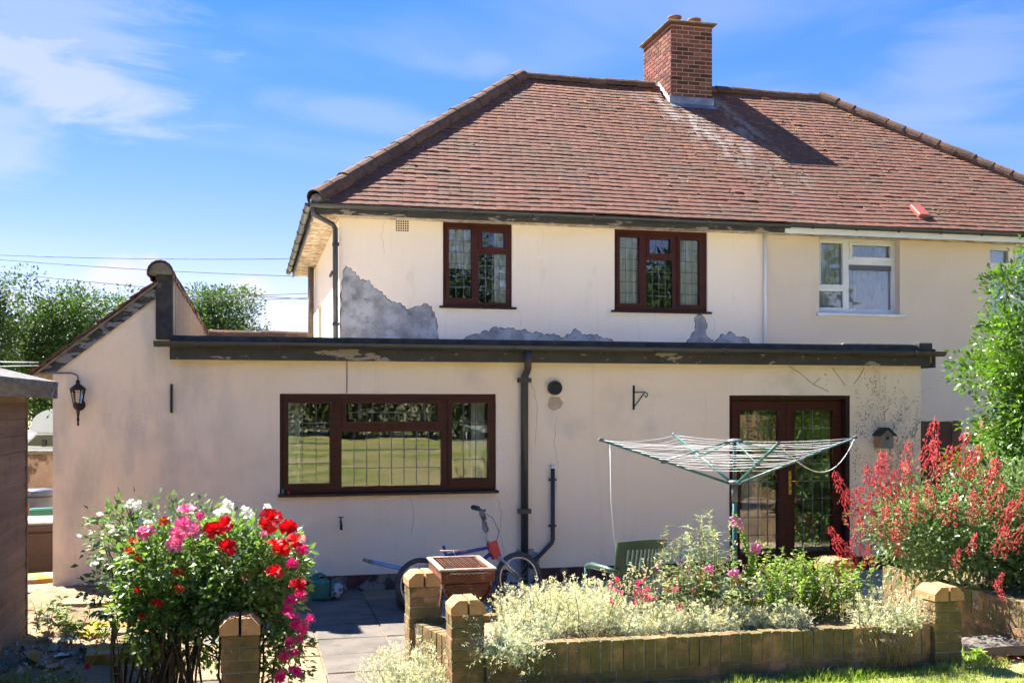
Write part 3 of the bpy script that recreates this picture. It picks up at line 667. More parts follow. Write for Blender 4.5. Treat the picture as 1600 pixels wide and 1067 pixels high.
# loose moss lumps along the courses, a red plastic tile vent with moss round it
def moss():
    mb = MB()
    for i in range(330):
        if i < 130: x = random.gauss(8.3, 1.0); d = random.uniform(.5, 3.9)
        elif i < 230: d = random.uniform(.1, 4.6); x = XR - d / SL * RUN - abs(random.gauss(.15, .5))
        elif i < 255: x = random.gauss(11.0, .35); d = abs(random.gauss(.55, .15))
        else: x = random.uniform(2, 13.5); d = random.uniform(0, 4.4)
        off = d / SL * RUN
        if not XL + off + .2 < x < XR - off - .1: continue
        c = Vector((x, EY + d * math.cos(PITCH) - .012, EZ + d * math.sin(PITCH) + .022)); s = random.uniform(.010, .026)
        vs = [c + Vector((random.uniform(.8, 1.6) * s * math.cos(a), -.35 * s + .6 * s * math.sin(a), random.uniform(-.5, .5) * s)) for a in (0, 1.05, 2.1, 3.14, 4.2, 5.2)] + [c + Vector((0, 0, s * .9))]
        mb.add(vs, [(k, (k + 1) % 6, 6) for k in range(6)])
    o = mb.build('moss', M['moss'], roof); o['kind'] = 'stuff'
moss()
vp = P(1436, 326, 15.15); vd = (15.15 - EY) / math.cos(PITCH)
mm = Matrix.Translation((vp.x, 15.12, EZ + (15.12 - EY) * math.tan(PITCH))) @ Euler((PITCH, 0, 0)).to_matrix().to_4x4()
MB().bev((-.10, -.12, .0), (.10, .22, .085), .015, mm).build('tile_vent', M['roof_red_vent'], roof)

# --- chimney
CX0, CX1, CY0, CY1, CZ0, CZ1 = 7.30, 8.09, 18.12, 19.50, 7.20, 8.79
chim = MB().box((CX0 + .006, CY0 + .006, CZ0), (CX1 - .006, CY1 - .006, CZ1 - .002)).build('chimney', M['mortar'], house, False)
def chimney_bricks():
    bl, bh, bw, j = .212, .061, .1025, .014
    meshes = {}
    def mesh_for(l):
        k = round(l, 3)
        if k not in meshes: meshes[k] = MB().bev((0, 0, 0), (l, .03, bh), .003).mesh('brick', M['brick'])
        return meshes[k]
    for c in range(int((CZ1 - CZ0) / (bh + j))):
        z = CZ0 + .005 + c * (bh + j)
        for face in range(3):
            L_ = (CX1 - CX0) if face == 0 else (CY1 - CY0)
            if face == 2 and z < 7.3: continue
            x = -(0 if c % 2 == 0 else .112); n = 0
            while x < L_ - .02:
                l = bl; a = max(x, 0); b = min(x + l, L_)
                if b - a > .03:
                    if face == 0: loc = (CX0 + a, CY0 - .002 + random.uniform(-.002, .002), z); rz = 0
                    elif face == 1: loc = (CX0 - .002 + random.uniform(-.002, .002), CY1 - a, z); rz = -math.pi / 2
                    else: loc = (CX1 + .002, CY0 + a, z); rz = math.pi / 2
                    if not (face and (CY1 - b if face == 1 else CY0 + a) > 19.2 and z < 7.45): link('brick', mesh_for(b - a), chim, loc, (0, 0, rz))
                x += bl + j
chimney_bricks()
MB().bev((CX0 - .035, CY0 - .035, CZ1), (CX1 + .035, CY1 + .035, CZ1 + .03), .01).build('oversailing_course', M['brick'], chim)
MB().bev((CX0 - .075, CY0 - .075, CZ1 + .031), (CX1 + .075, CY1 + .075, CZ1 + .065), .012).build('cap', M['garden_mortar'], chim)
for (x, y, r, h) in ((7.45, 18.32, .115, .14), (7.84, 18.34, .115, .13), (7.5, 18.95, .11, .10), (7.86, 19.25, .11, .12)):
    z = CZ1 + .066
    MB().lathe([(r * .98, 0), (r, .03), (r * .9, .05), (r * .9, h - .05), (r * 1.08, h - .03), (r * 1.08, h), (r * .8, h), (r * .8, h - .08), (0.0, h - .08)], 18, Matrix.Translation((x, y, z))).build('chimney_pot', M['terracotta'], chim)
zf = EZ + (CY0 - EY) * math.tan(PITCH)
MB().add([(CX0 - .03, CY0 - .012, zf + .15), (CX1 + .03, CY0 - .012, zf + .15), (CX1 + .03, CY0 - .02, zf + .02), (CX0 - .03, CY0 - .02, zf + .02), (CX1 + .05, CY0 - .16, zf - .082), (CX0 - .05, CY0 - .16, zf - .082),
          (CX0 - .03, CY0 - .003, zf + .15), (CX1 + .03, CY0 - .003, zf + .15)], [(3, 2, 1, 0), (5, 4, 2, 3), (0, 1, 7, 6)]).build('lead_apron', M['lead'], chim)
def step_flashing(xa, xb):
    mb = MB(); k = 9
    for i in range(k):
        y0 = CY0 - .02 + i * (RY - CY0 + .06) / k; y1 = y0 + (RY - CY0 + .06) / k + .004
        za, zb = EZ + (y0 - EY) * math.tan(PITCH), EZ + (y1 - EY) * math.tan(PITCH)
        mb.prism([(y0, za + .01), (y1, zb + .01), (y1, zb + .085), (y0 + .012, zb + .085), (y0, za + .095)], xa, xb, 'x')
    mb.build('stepped_flashing', M['white_flash'], chim)
step_flashing(CX0 - .014, CX0 - .006); step_flashing(CX1 + .006, CX1 + .014)

# --- eaves: soffits, fascias, gutters, pipes
MB().box((XL + .06, EY + .06, 4.60), (XR - .06, HY0 - .003, 4.625)).build('soffit', M['soffit'], house, False)
MB().box((XL + .06, HY0 + .001, 4.60), (HX0 - .003, BY - .1, 4.625)).build('soffit', M['soffit'], house, False)['label'] = 'flaking ochre soffit along the side eave'
MB().box((HX1 + .003, HY0 + .001, 4.60), (XR - .06, BY - .1, 4.625)).build('soffit', M['soffit'], house, False)
MB().box((XL + .035, EY + .035, 4.59), (7.80, EY + .058, 4.735)).build('fascia', M['fascia'], house, False)
MB().box((7.802, EY + .030, 4.585), (XR - .03, EY + .058, 4.735)).build('fascia', M['pvc_white'], house, False)['label'] = 'white plastic fascia of the neighbour'
MB().box((XL + .035, EY + .06, 4.59), (XL + .058, BY - .04, 4.735)).build('fascia', M['fascia'], house, False)
def gutter(name, a, b, r, mat, parent, t=.005, brackets=0, depth=1.0):
    a = Vector(a); b = Vector(b); d = (b - a).normalized(); side = Vector((0, 0, 1)).cross(d); n = 10; mb = MB(); vs = []
    for p in (a, b):
        for rr in (r, r - t):
            for j in range(n + 1):
                an = math.pi + math.pi * j / n; vs.append(p + side * rr * math.cos(an) + Vector((0, 0, rr * math.sin(an) * depth)))
    m = n + 1; fs = []
    for j in range(n): fs += [(j, j+1, 2*m+j+1, 2*m+j), (m+j+1, m+j, 3*m+j, 3*m+j+1), (j, m+j, m+j+1, j+1), (2*m+j, 2*m+j+1, 3*m+j+1, 3*m+j)]
    fs += [(0, 2*m, 3*m, m), (n, m+n, 3*m+n, 2*m+n), tuple(m + j for j in range(n + 1)), tuple(3*m + j for j in reversed(range(n + 1)))]
    mb.add(vs, fs); g = mb.build(name, mat, parent, False)
    L_ = (b - a).length
    for i in range(brackets):
        p = a + d * (L_ * (i + .5) / brackets); mb = MB(); path = []
        pts = [p + side * (r + .006) * math.cos(math.pi + math.pi * j / 8) + Vector((0, 0, (r + .006) * math.sin(math.pi + math.pi * j / 8) * depth)) for j in range(9)]
        mb.tube(pts, .007, 5); mb.build('bracket', mat, g)
    return g
gutter('gutter', (XL - .02, EY - .03, 4.715), (7.85, EY - .03, 4.70), .055, M['black_pvc'], house, brackets=8)
gutter('gutter', (7.86, EY - .03, 4.715), (XR, EY - .03, 4.715), .055, M['black_pvc'], house, brackets=9)
gutter('gutter', (XL - .035, EY - .06, 4.715), (XL - .035, BY + .05, 4.70), .055, M['black_pvc'], house, brackets=8)
MB().tube([(XL + .02, EY - .02, 4.69), (XL + .03, EY + .02, 4.58), (HX0 - .10, HY0 - .06, 4.50), (HX0 - .06, HY0 - .06, 4.44), (HX0 - .055, HY0 - .055, 2.6)], .036, 10).build('downpipe', M['black_pvc'], house, False)
for z in (4.2, 3.1): MB().box((HX0 - .10, HY0 - .10, z), (HX0 - .01, HY0 - .005, z + .045)).build('pipe_clip', M['black_pvc'], house, False)
MB().tube([(HX0 - .09, 20.7, 4.58), (HX0 - .09, 20.7, 2.6)], .055, 10).build('downpipe', M['wood_brown'], house, False)
MB().tube([(PX + .02, HY0 - .03, 4.60), (PX + .02, HY0 - .03, 2.8)], .028, 8).build('downpipe', M['pvc_white'], house, False)['label'] = 'slim white pipe between the two house fronts'
MB().box((HX0 - .03, 16.2, 3.95), (HX0 - .004, 16.7, 3.99)).build('wall_bar', M['iron'], house, False)
# corner bead, air brick, rotten trim above the windows
ab = MB(); A = (1.98, 4.44, 2.17, 4.60)
gx, gz = 6, 5; hs = []
for i in range(gx):
    for j in range(gz):
        cx = A[0] + (A[2]-A[0]) * (i + .5) / gx; cz = A[1] + (A[3]-A[1]) * (j + .5) / gz; hs.append((cx - .0115, cz - .0115, cx + .0115, cz + .0115))
ab.wall(A[0], A[2], A[1], A[3], HY0 - .006, HY0 - .002, hs).build('air_brick', M['render_house'], house, False)
MB().box((A[0] + .004, HY0 - .0019, A[1] + .004), (A[2] - .004, HY0 - .0008, A[3] - .004)).build('air_brick_shade', M['iron'], house, False)  # dark sheet standing in for the shade inside the holes

# ================================================================== the rear extension with its lean-to
WY = 11.85; EX0, EX1, LX0 = -.79, 8.06, -1.96
ext = root('rear_extension', 'cream rendered flat-roofed rear extension with pitched lean-to end', 'extension', (3.0, 13.5, 0))
BW = (.307, 1.065, 2.68, 2.14); DW = (5.51, .02, 7.10, 2.13)
MB().wall(EX0, EX1, .17, 2.52, WY, WY + .25, [BW, DW]).build('wall', M['render_ext'], ext, False)
MB().prism([(LX0, .17), (EX0 - .0005, .17), (EX0 - .0005, 3.28), (LX0, 2.35)], WY, WY + .25).build('wall', M['render_ext'], ext, False)['label'] = 'weather-stained gable wall of the lean-to'
MB().wall(EX0, EX1, -.03, .169, WY + .025, WY + .25, [DW]).build('plinth', M['plinth'], ext, False)
MB().box((LX0 - .03, WY - .02, -.03), (EX0 - .001, WY + .25, .168)).build('plinth', M['soil'], ext, False)
MB().box((7.50, WY - .025, .17), (EX1 - .002, WY - .001, 2.50)).build('pilaster', M['render_ext'], ext, False)
MB().box((LX0, WY + .251, -.03), (LX0 + .25, 21.5, 2.35)).build('wall', M['render_ext'], ext, False)
MB().box((EX1 - .25, WY + .251, -.03), (EX1, 15.14, 2.5)).build('wall', M['render_ext'], ext, False)
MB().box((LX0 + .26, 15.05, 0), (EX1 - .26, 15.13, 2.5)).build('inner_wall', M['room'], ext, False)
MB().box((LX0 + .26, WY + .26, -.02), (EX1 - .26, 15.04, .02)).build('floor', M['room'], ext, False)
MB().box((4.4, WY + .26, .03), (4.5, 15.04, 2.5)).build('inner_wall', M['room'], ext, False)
MB().box((EX0 - .02, WY - .10, 2.53), (EX1 + .10, 15.14, 2.66)).build('flat_roof', M['flat_felt'], ext, False)
MB().box((EX0 - .15, 15.15, 2.53), (HX0 - .004, 21.55, 2.66)).build('flat_roof', M['flat_felt'], ext, False)
MB().box((EX0 - .02, WY - .135, 2.49), (EX1 + .055, WY - .103, 2.69)).build('fascia', M['fascia'], ext, False)
MB().box((EX0 - .02, WY - .102, 2.495), (EX1 + .04, WY - .002, 2.512)).build('soffit', M['fascia'], ext, False)
MB().box((EX1 + .102, WY - .135, 2.47), (EX1 + .13, 15.1, 2.70)).build('fascia', M['fascia'], ext, False)
# raised felt edge and a battered timber batten at the right end
MB().prism([(WY - .17, 2.66), (WY - .13, 2.695), (WY - .13, 2.74), (WY + .06, 2.74), (WY + .10, 2.662), (WY - .09, 2.662)], EX0 - .02, 7.95, 'x').build('felt_edge', M['black_felt'], ext, False)
MB().bev((7.0, WY - .02, 2.745), (8.02, WY + .06, 2.765), .005).build('batten', M['grey_wood'], ext, False)
MB().bev((7.96, WY - .15, 2.665), (8.14, WY + .08, 2.775), .01).build('felt_upstand', M['black_felt'], ext, False)
eg = gutter('gutter', (EX0 - .17, WY - .20, 2.675), (EX1 + .20, WY - .20, 2.665), .060, M['black_pvc'], ext, brackets=11)
px = 3.0
MB().tube([(px, WY - .20, 2.62), (px, WY - .20, 2.50), (px + .012, WY - .14, 2.42), (px - .004, WY - .07, 2.34), (px - .004, WY - .055, 2.26), (px - .004, WY - .055, .02)], .042, 12).build('downpipe', M['black_pvc'], ext, False)
for z in (2.27, .80): MB().box((px - .075, WY - .10, z), (px + .065, WY - .004, z + .05)).build('pipe_clip', M['black_pvc'], ext, False)
patch('cement_patch', [(790,910),(800,868),(808,858),(822,856),(838,862),(842,878),(836,896),(832,910)], WY, ext)
patch('cement_patch', c5([(0,0)]) if False else [(858,622),(872,620),(880,626),(878,634),(874,640),(862,640),(856,632)], WY, ext, 'tan_scar', .010)
def crack(pts, Y, parent):
    pp = [P(x, y, Y) for x, y in pts]; mb = MB(); line = []
    for a, b in zip(pp, pp[1:]):
        k = max(2, int((b - a).length / .03))
        for i in range(k): q = a.lerp(b, i / k); line.append((q.x + random.gauss(0, .006), q.z + random.gauss(0, .004)))
    for i, (a, b) in enumerate(zip(line, line[1:])):
        w = random.uniform(.0007, .0019); mb.add([(a[0] - w, Y - .0012, a[1]), (a[0] + w, Y - .0012, a[1]), (b[0] + w, Y - .0012, b[1]), (b[0] - w, Y - .0012, b[1])], [(0, 1, 2, 3)])
    mb.build('hairline_crack', M['ivy_mark'], parent, False)
crack([(826, 575), (830, 600), (838, 625), (839, 660), (836, 700)], WY, ext); crack([(776, 778), (784, 800), (780, 830), (788, 860), (785, 885)], WY, ext)
crack([(150, 640), (175, 650), (205, 648), (240, 655)], WY, ext); crack([(128, 790), (160, 795), (190, 793)], WY, ext); crack([(870, 650), (866, 690), (872, 730), (868, 770)], WY, ext); crack([(640, 775), (648, 800), (642, 840)], WY, ext)
crack([(806, 480), (815, 495), (812, 512)], HY0, house); crack([(1110, 490), (1118, 505), (1114, 522)], HY0, house); crack([(600, 345), (596, 370), (602, 400)], HY0, house)
# lean-to: roof courses, ridge, barge boards, gutter, cheek
LT = .80                                       # slope
lean = MB()
def ltz(x, up=0): return 2.35 + (x - LX0) * LT + up
lean.prism([(LX0 - .26, ltz(LX0 - .26, .10)), (-.93, ltz(-.93, .10)), (-.93, ltz(-.93, .125)), (LX0 - .26, ltz(LX0 - .26, .125))], WY - .07, 21.6)
lroof = lean.build('lean_to_roof', M['garden_mortar'], ext, False)
for i in range(13):
    x0 = LX0 - .30 + i * .105; x1 = x0 + .15
    if x0 > -1.0: break
    for j in range(60):
        y0 = WY - .10 + j * .165; q = [(x0, ltz(x0, .155)), (x1, ltz(x1, .130)), (x1, ltz(x1, .148)), (x0, ltz(x0, .176))]
        dz = random.gauss(0, .004)
        MBt = MB().prism([(a, b + dz) for a, b in q], y0 + (.0 if i % 2 else .02), y0 + .162)
        if j < 3: MBt.build('roof_tile', M['roof'], lroof)
        else:
            if j == 3: rest = MB()
            rest.add(MBt.v, MBt.f)
    o = rest.build('tile_course', M['roof'], lroof)
run_of_tiles('ridge_tile', (-.905, WY - .12, 3.375), (-.905, 21.7, 3.375), .38, .135, parent=lroof)
MB().prism([(-.905 + .118 * math.cos(math.pi * k / 12), 3.375 + .118 * math.sin(math.pi * k / 12)) for k in range(13)], WY - .10, WY + .1).build('ridge_mortar', M['garden_mortar'], ext, False)
def barge(x0, x1, lo0, lo1, hi, Y, t, name='barge_board'):
    MB().prism([(x0, ltz(x0, lo0)), (x1, ltz(x1, lo1)), (x1, ltz(x1, hi)), (x0, ltz(x0, hi))], Y - t, Y).build(name, M['barge'], ext, False)
barge(LX0 + .03, -.95, -.02, -.02, .150, WY - .002, .028)
MB().prism([(LX0 - .22, ltz(LX0 - .22, .13)), (LX0 - .16, 2.345), (LX0 + .028, 2.335), (LX0 + .028, ltz(LX0 + .028, .145))], WY - .032, WY - .002).build('barge_board', M['barge'], ext, False)['label'] = 'flaking boxed end of the eave'
MB().box((LX0 - .20, WY - .001, 2.33), (LX0 - .002, 21.5, 2.35)).build('soffit', M['fascia'], ext, False)
gutter('gutter', (LX0 - .30, WY - .14, 2.335), (LX0 - .30, 21.6, 2.32), .06, M['black_pvc'], ext)
MB().bev((-.955, WY - .05, 2.70), (EX0 + .005, WY + .12, 3.39), .012).build('felt_post', M['black_felt'], ext, False)
MB().box((-.94, WY + .25, 2.66), (EX0 - .03, 21.55, 3.38)).build('cheek', M['black_felt'], ext, False)
bm_ = MB().bev((0, 0, 0), (.02, .094, .67), .003).mesh('cheek_board', M['wood_brown'])
for i in range(97): link('cheek_board', bm_, ext, (EX0 - .025, WY + .125 + i * .097, 2.70 + .0), None, False)
MB().tube([(EX0 + .01, WY - .04, 2.73), (EX0 + .01, 21.4, 2.73)], .022, 6).build('felt_fillet', M['black_felt'], ext, False)
# front roof of the garage seen over the flat roof
MB().prism([(20.6, 2.67), (21.62, 3.36), (22.9, 2.6), (20.6, 2.6)], -.78, HX0 - .03, 'x').build('garage_roof', M['felt_grey'], ext, False)
run_of_tiles('ridge_tile', (-.78, 21.62, 3.34), (HX0 - .03, 21.62, 3.34), .45, .10, parent=ext)
for o in [c for c in ext.children if c.name.startswith('ridge_tile')]: o.matrix_parent_inverse = Matrix.Translation(-Vector(ext.location))
# windows and doors of the extension
bw = window(ext, BW, WY + .02, [(.038, .095, .225, .905, 3, 4, True), (.297, .095, .722, .285, 7, 2, True), (.277, .385, .74, .94, 8, 3, False), (.788, .095, .965, .875, 3, 4, True)], brown, M['glass'], sill=.02, label='wide brown four-light window with leaded panes')
curtain(bw, BW[0] + .06, BW[0] + .22, BW[1] - .05, BW[3], WY + .24, M['curtain'], .015); curtain(bw, BW[2] - .24, BW[2] - .08, BW[1] - .05, BW[3], WY + .24, M['curtain'], .015)
dfr = MB().wall(DW[0] + .002, DW[2] - .002, .03, DW[3] - .002, WY + .11, WY + .18, [(DW[0] + .07, .07, DW[2] - .07, DW[3] - .065)]).build('door_frame', brown, ext, False)
MB().box((DW[2] - .055, WY + .006, .03), (DW[2] - .003, WY + .109, DW[3] - .004)).build('reveal_lining', M['pvc_dark'], dfr)
MB().box((DW[0] + .003, WY + .006, DW[3] - .04), (DW[2] - .056, WY + .109, DW[3] - .004)).build('reveal_lining', M['pvc_dark'], dfr)
MB().bev((DW[0] - .02, WY - .08, -.02), (DW[2] + .02, WY + .2, .03), .006).build('threshold', M['pvc_dark'], dfr)
xm = (DW[0] + DW[2]) / 2 - .005
for k, (a, b) in enumerate(((DW[0] + .074, xm - .002), (xm + .002, DW[2] - .074))):
    z0, z1 = .074, DW[3] - .07; gl = (a + .105, z0 + .16, b - .105, z1 - .11)
    leaf = MB().wall(a, b, z0, z1, WY + .098, WY + .16, [gl]).build('french_door', brown, ext, False)
    MB().wall(gl[0] - .018, gl[2] + .018, gl[1] - .018, gl[3] + .018, WY + .090, WY + .097, [(gl[0] + .001, gl[1] + .001, gl[2] - .001, gl[3] - .001)]).build('glazing_bead', brown, leaf)
    MB().box((gl[0], WY + .126, gl[1]), (gl[2], WY + .13, gl[3])).build('pane', M['glass_door'], leaf)
    mb = MB(); bars(mb, gl[0], gl[1], gl[2], gl[3], 4, 8, WY + .126); mb.build('lead_strip', M['lead_came'], leaf)
    if k == 1:
        hx = a + .045; mb = MB().bev((hx - .020, WY + .088, .93), (hx + .020, WY + .098, 1.22), .004).build('handle_plate', M['brass'], leaf)
        MB().tube([(hx, WY + .088, 1.10), (hx, WY + .055, 1.10), (hx + .02, WY + .045, 1.10), (hx + .13, WY + .045, 1.095)], .009, 8).build('lever', M['brass'], leaf)
        MB().tube([(hx, WY + .089, 1.0), (hx, WY + .083, 1.0)], .008, 10).build('keyhole', M['iron'], leaf)

# ================================================================== things fixed to the walls
def at(x, y, Y=WY): return P(x, y, Y)
# wall lantern
lp = at(124, 640); lan = root('wall_lantern', 'rusty carriage lantern on the stained gable wall', 'lantern', (lp.x, WY, lp.z))
MB().lathe([(.0, 0), (.058, .0), (.062, .010), (.04, .022), (.0, .024)], 16, Matrix.Translation((.0, -.0, .05)) @ Euler((R(90), 0, 0)).to_matrix().to_4x4()).build('back_plate', M['rusty_iron'], lan)
MB().tube([(0, -.01, .04), (0, -.05, -.01), (0, -.085, -.045), (0, -.10, -.01), (0, -.10, .05)], [.012, .011, .012, .016, .03], 8).build('arm', M['rusty_iron'], lan)
MB().lathe([(.0, -.15), (.012, -.13), (.008, -.11), (.014, -.08), (.010, -.05), (.018, 0)], 8, Matrix.Translation((0, -.085, -.02))).build('finial', M['rusty_iron'], lan)
mb = MB()
for j in range(6):
    a = math.pi / 3 * j; mb.tube([(.042 * math.cos(a), -.10 + .042 * math.sin(a), .055), (.072 * math.cos(a), -.10 + .072 * math.sin(a), .205)], .005, 5)
mb.torus((0, -.10, .205), .072, .007, 'z', 6, 5); mb.torus((0, -.10, .058), .043, .007, 'z', 6, 5); mb.build('cage', M['rusty_iron'], lan)
MB().lathe([(.038, .06), (.067, .20)], 6, Matrix.Translation((0, -.10, 0)), False).build('glazing', M['clear'], lan)
MB().lathe([(0, .07), (.018, .08), (.022, .12), (.012, .15), (0, .155)], 10, Matrix.Translation((0, -.10, 0))).build('bulb', M['white_rose'], lan)
MB().lathe([(.085, .205), (.06, .235), (.022, .262), (.014, .275), (.026, .288), (.012, .30), (0, .315)], 6, Matrix.Translation((0, -.10, 0)), False).build('cap', M['rusty_iron'], lan)
a0, a1, a2 = at(82, 583), at(112, 583), at(122, 604)
tag(MB().tube([(a0.x + .02, WY - .012, a0.z), (a1.x, WY - .012, a1.z), (a2.x - .01, WY - .012, a1.z - .02), (a2.x, WY - .012, a1.z - .05), (a2.x, WY - .012, a2.z - .03)], .007, 6).build('lamp_cable', M['grey_plastic']), 'thin grey cable running along the gable to the lantern', 'cable')
b0 = at(268, 645); b1 = at(268, 600)
tag(MB().bev((b0.x - .012, WY - .02, b0.z), (b0.x + .012, WY - .001, b1.z), .003).build('metal_strip', M['iron']), 'short black vertical metal strip on the wall beneath the felt post', 'strip')
w0, w1_ = at(542, 614), at(542, 564)
tag(MB().tube([(w0.x, WY - .008, w0.z), (w1_.x, WY - .008, w1_.z)], .005, 6).build('aerial_cable', M['grey_plastic']), 'thin dark cable between the eave and the wide window', 'cable')
# round vent
vp = at(866, 606); ven = root('wall_vent', 'round black extractor vent above a cement scar', 'vent', (vp.x, WY, vp.z))
rm = Euler((R(90), 0, 0)).to_matrix().to_4x4()
MB().lathe([(0, .0), (.082, .0), (.082, .05), (.074, .062), (.066, .062), (.060, .03), (0, .03)], 24, rm).build('cowl', M['black_pvc'], ven)
mb = MB()
for z in (-.035, -.012, .012, .035): mb.box((-math.sqrt(.06**2 - z*z), -.05, z - .008), (math.sqrt(.06**2 - z*z), -.042, z + .003))
mb.build('louvre', M['black_pvc'], ven)
# hanging-basket bracket
bp = at(990, 640); bz = at(990, 602).z - bp.z; br = root('basket_bracket', 'empty black hanging-basket bracket with scrolled arm', 'bracket', (bp.x, WY, bp.z))
MB().bev((-.012, -.010, 0), (.012, -.001, bz), .002).build('wall_bar', M['iron'], br)
pts = [(0, -.01, bz * .70), (.07, -.03, bz * .72), (.125, -.05, bz * .72), (.150, -.055, bz * .66), (.150, -.055, bz * .56), (.132, -.05, bz * .50), (.120, -.048, bz * .56), (.130, -.05, bz * .61)]
MB().tube(pts, .006, 6).build('arm', M['iron'], br)
MB().tube([(0, -.01, bz * .12), (.04, -.02, bz * .3), (.118, -.045, bz * .70)], .006, 6).build('stay', M['iron'], br)
for z in (.16, .84): MB().tube([(.0, -.008, bz * z), (0, -.02, bz * z)], .012, 8).build('bolt', M['iron'], br)
# waste pipe
wp = root('waste_pipe', 'black waste pipe with white cap slanting to the downpipe foot', 'pipe', (3.33, WY, .2))
MB().tube([(0, -.045, 1.10), (0, -.045, .30), (-.012, -.045, .26), (-.245, -.045, .03), (-.26, -.045, -.02)], .024, 10).build('pipe', M['black_pvc'], wp)
MB().lathe([(.025, 0), (.026, .02), (.016, .04), (0, .045)], 12, Matrix.Translation((0, -.045, 1.10))).build('cap', M['pvc_white'], wp)
for z in (.96, .44): MB().box((-.045, -.05, z), (.04, -.003, z + .022)).build('clip', M['black_pvc'], wp)
# garden tap
tp = at(532, 818); t = root('garden_tap', 'old brass garden tap on the wall under the wide window', 'tap', (tp.x, WY, tp.z))
MB().tube([(0, 0, .02), (0, -.06, .02), (0, -.085, .01), (0, -.095, -.04)], .012, 8).build('spout', M['rusty_iron'], t)
MB().tube([(0, -.06, .02), (0, -.06, .075)], .009, 8).build('spindle', M['rusty_iron'], t)
MB().tube([(-.028, -.06, .078), (.028, -.06, .078)], .006, 6).build('tee_handle', M['rusty_iron'], t)
MB().tube([(0, -.085, .0), (0, -.10, -.055)], .015, 8).build('hose_tail', M['iron'], t)
# bird box
bb = at(1382, 700, WY - .12); bx = root('bird_box', 'small grey wooden bird box beside the french doors', 'bird box', (bb.x, WY - .03, bb.z))
w, d = .085, .15
MB().prism([(-w, 0), (w, 0), (w, .16), (0, .235), (-w, .16)], -d, -d + .015).build('front', M['grey_wood'], bx)
MB().prism([(-w, 0), (w, 0), (w, .16), (0, .235), (-w, .16)], -.016, -.001).build('back', M['grey_wood'], bx)
MB().box((-w + .001, -d + .016, 0), (-w + .013, -.017, .16)).build('side', M['warm_wood'], bx); MB().box((w - .013, -d + .016, 0), (w - .001, -.017, .16)).build('side', M['grey_wood'], bx)
MB().box((-w + .014, -d + .016, 0), (w - .014, -.017, .012)).build('base', M['grey_wood'], bx)
for s in (-1, 1):
    an = math.atan2(.075, .085)
    mt = Matrix.Translation((0, 0, .24)) @ Euler((0, s * an, 0)).to_matrix().to_4x4()
    MB().box((-.001 if s > 0 else -.14, -d - .03, 0), (.14 if s > 0 else .001, 0, .014), mt).build('roof_board', M['iron'], bx)
MB().tube([(0, -d - .001, .125), (0, -d - .004, .125)], .022, 14).build('entrance_hole', M['black_felt'], bx)
# dried ivy on the wall by the bird box
def ivy():
    mb = MB()
    for k in range(58):
        x = 8.02 - abs(random.gauss(0, .34)) if k > 4 else random.uniform(6.7, 7.5); z = random.uniform(.6, 1.2) if k > 4 else 2.2; a = math.pi / 2 + random.gauss(.12, .2)
        for i in range(46):
            a += random.gauss(0, .16); x += .032 * math.cos(a); z += .032 * math.sin(a)
            if not (7.13 < x < 8.05 or z > 2.16) or z > 2.48: break
            if random.random() < .25: continue
            y = WY - .0275 if x > 7.498 else WY - .002
            for q in range(random.choice((1, 1, 2))):
                b_ = a + random.gauss(0, .8); l = random.uniform(.004, .018); w = random.uniform(.0015, .0048); c = Vector((x + random.gauss(0, .012), y - .001, z + random.gauss(0, .012))); d = Vector((math.cos(b_), 0, math.sin(b_))); n_ = Vector((-d.z, 0, d.x))
                mb.add([c - d * l, c - n_ * w + Vector((0, -.002, 0)), c + d * l, c + n_ * w + Vector((0, -.002, 0))], [(0, 1, 2, 3)])
    for (q) in ([(1232,572),(1250,583),(1270,600),(1287,608),(1295,612)], [(1270,600),(1282,590)], [(1350,575),(1342,590),(1334,600)], [(1300,575),(1312,590),(1320,602)]):
        pts = []
        for (x, y) in q:
            p = P(x, y, WY); p.y = WY - .030 if p.x > 7.49 else WY - .004; pts.append(p)
        mb.tube(pts, .003, 5)
    o = mb.build('ivy_remnants', M['ivy_mark']); tag(o, 'dried ivy rootlets clinging to the wall around the bird box', 'ivy', kind='stuff')
ivy()
# furniture seen dimly through the french doors
ch = root('wooden_chest', 'low warm-wood chest of drawers just inside the french doors', 'chest', (6.75, 12.75, .02))
MB().bev((-.35, -.2, 0), (.35, .2, .62), .01).build('carcass', M['warm_wood'], ch)
for k in range(2):
    dr = MB().bev((-.32, -.215, .05 + .29 * k), (.32, -.201, .30 + .29 * k), .004).build('drawer', M['warm_wood'], ch); MB().tube([(-.05, -.225, .19 + .29 * k), (.05, -.225, .19 + .29 * k)], .01, 6).build('knob', M['brass'], dr)
o = curtain(None, 5.95, 6.22, .05, 1.15, 12.45, M['curtain'], .03, 40, 'hanging_cloth'); tag(o, 'pale cloth hanging inside behind the left french door', 'cloth')

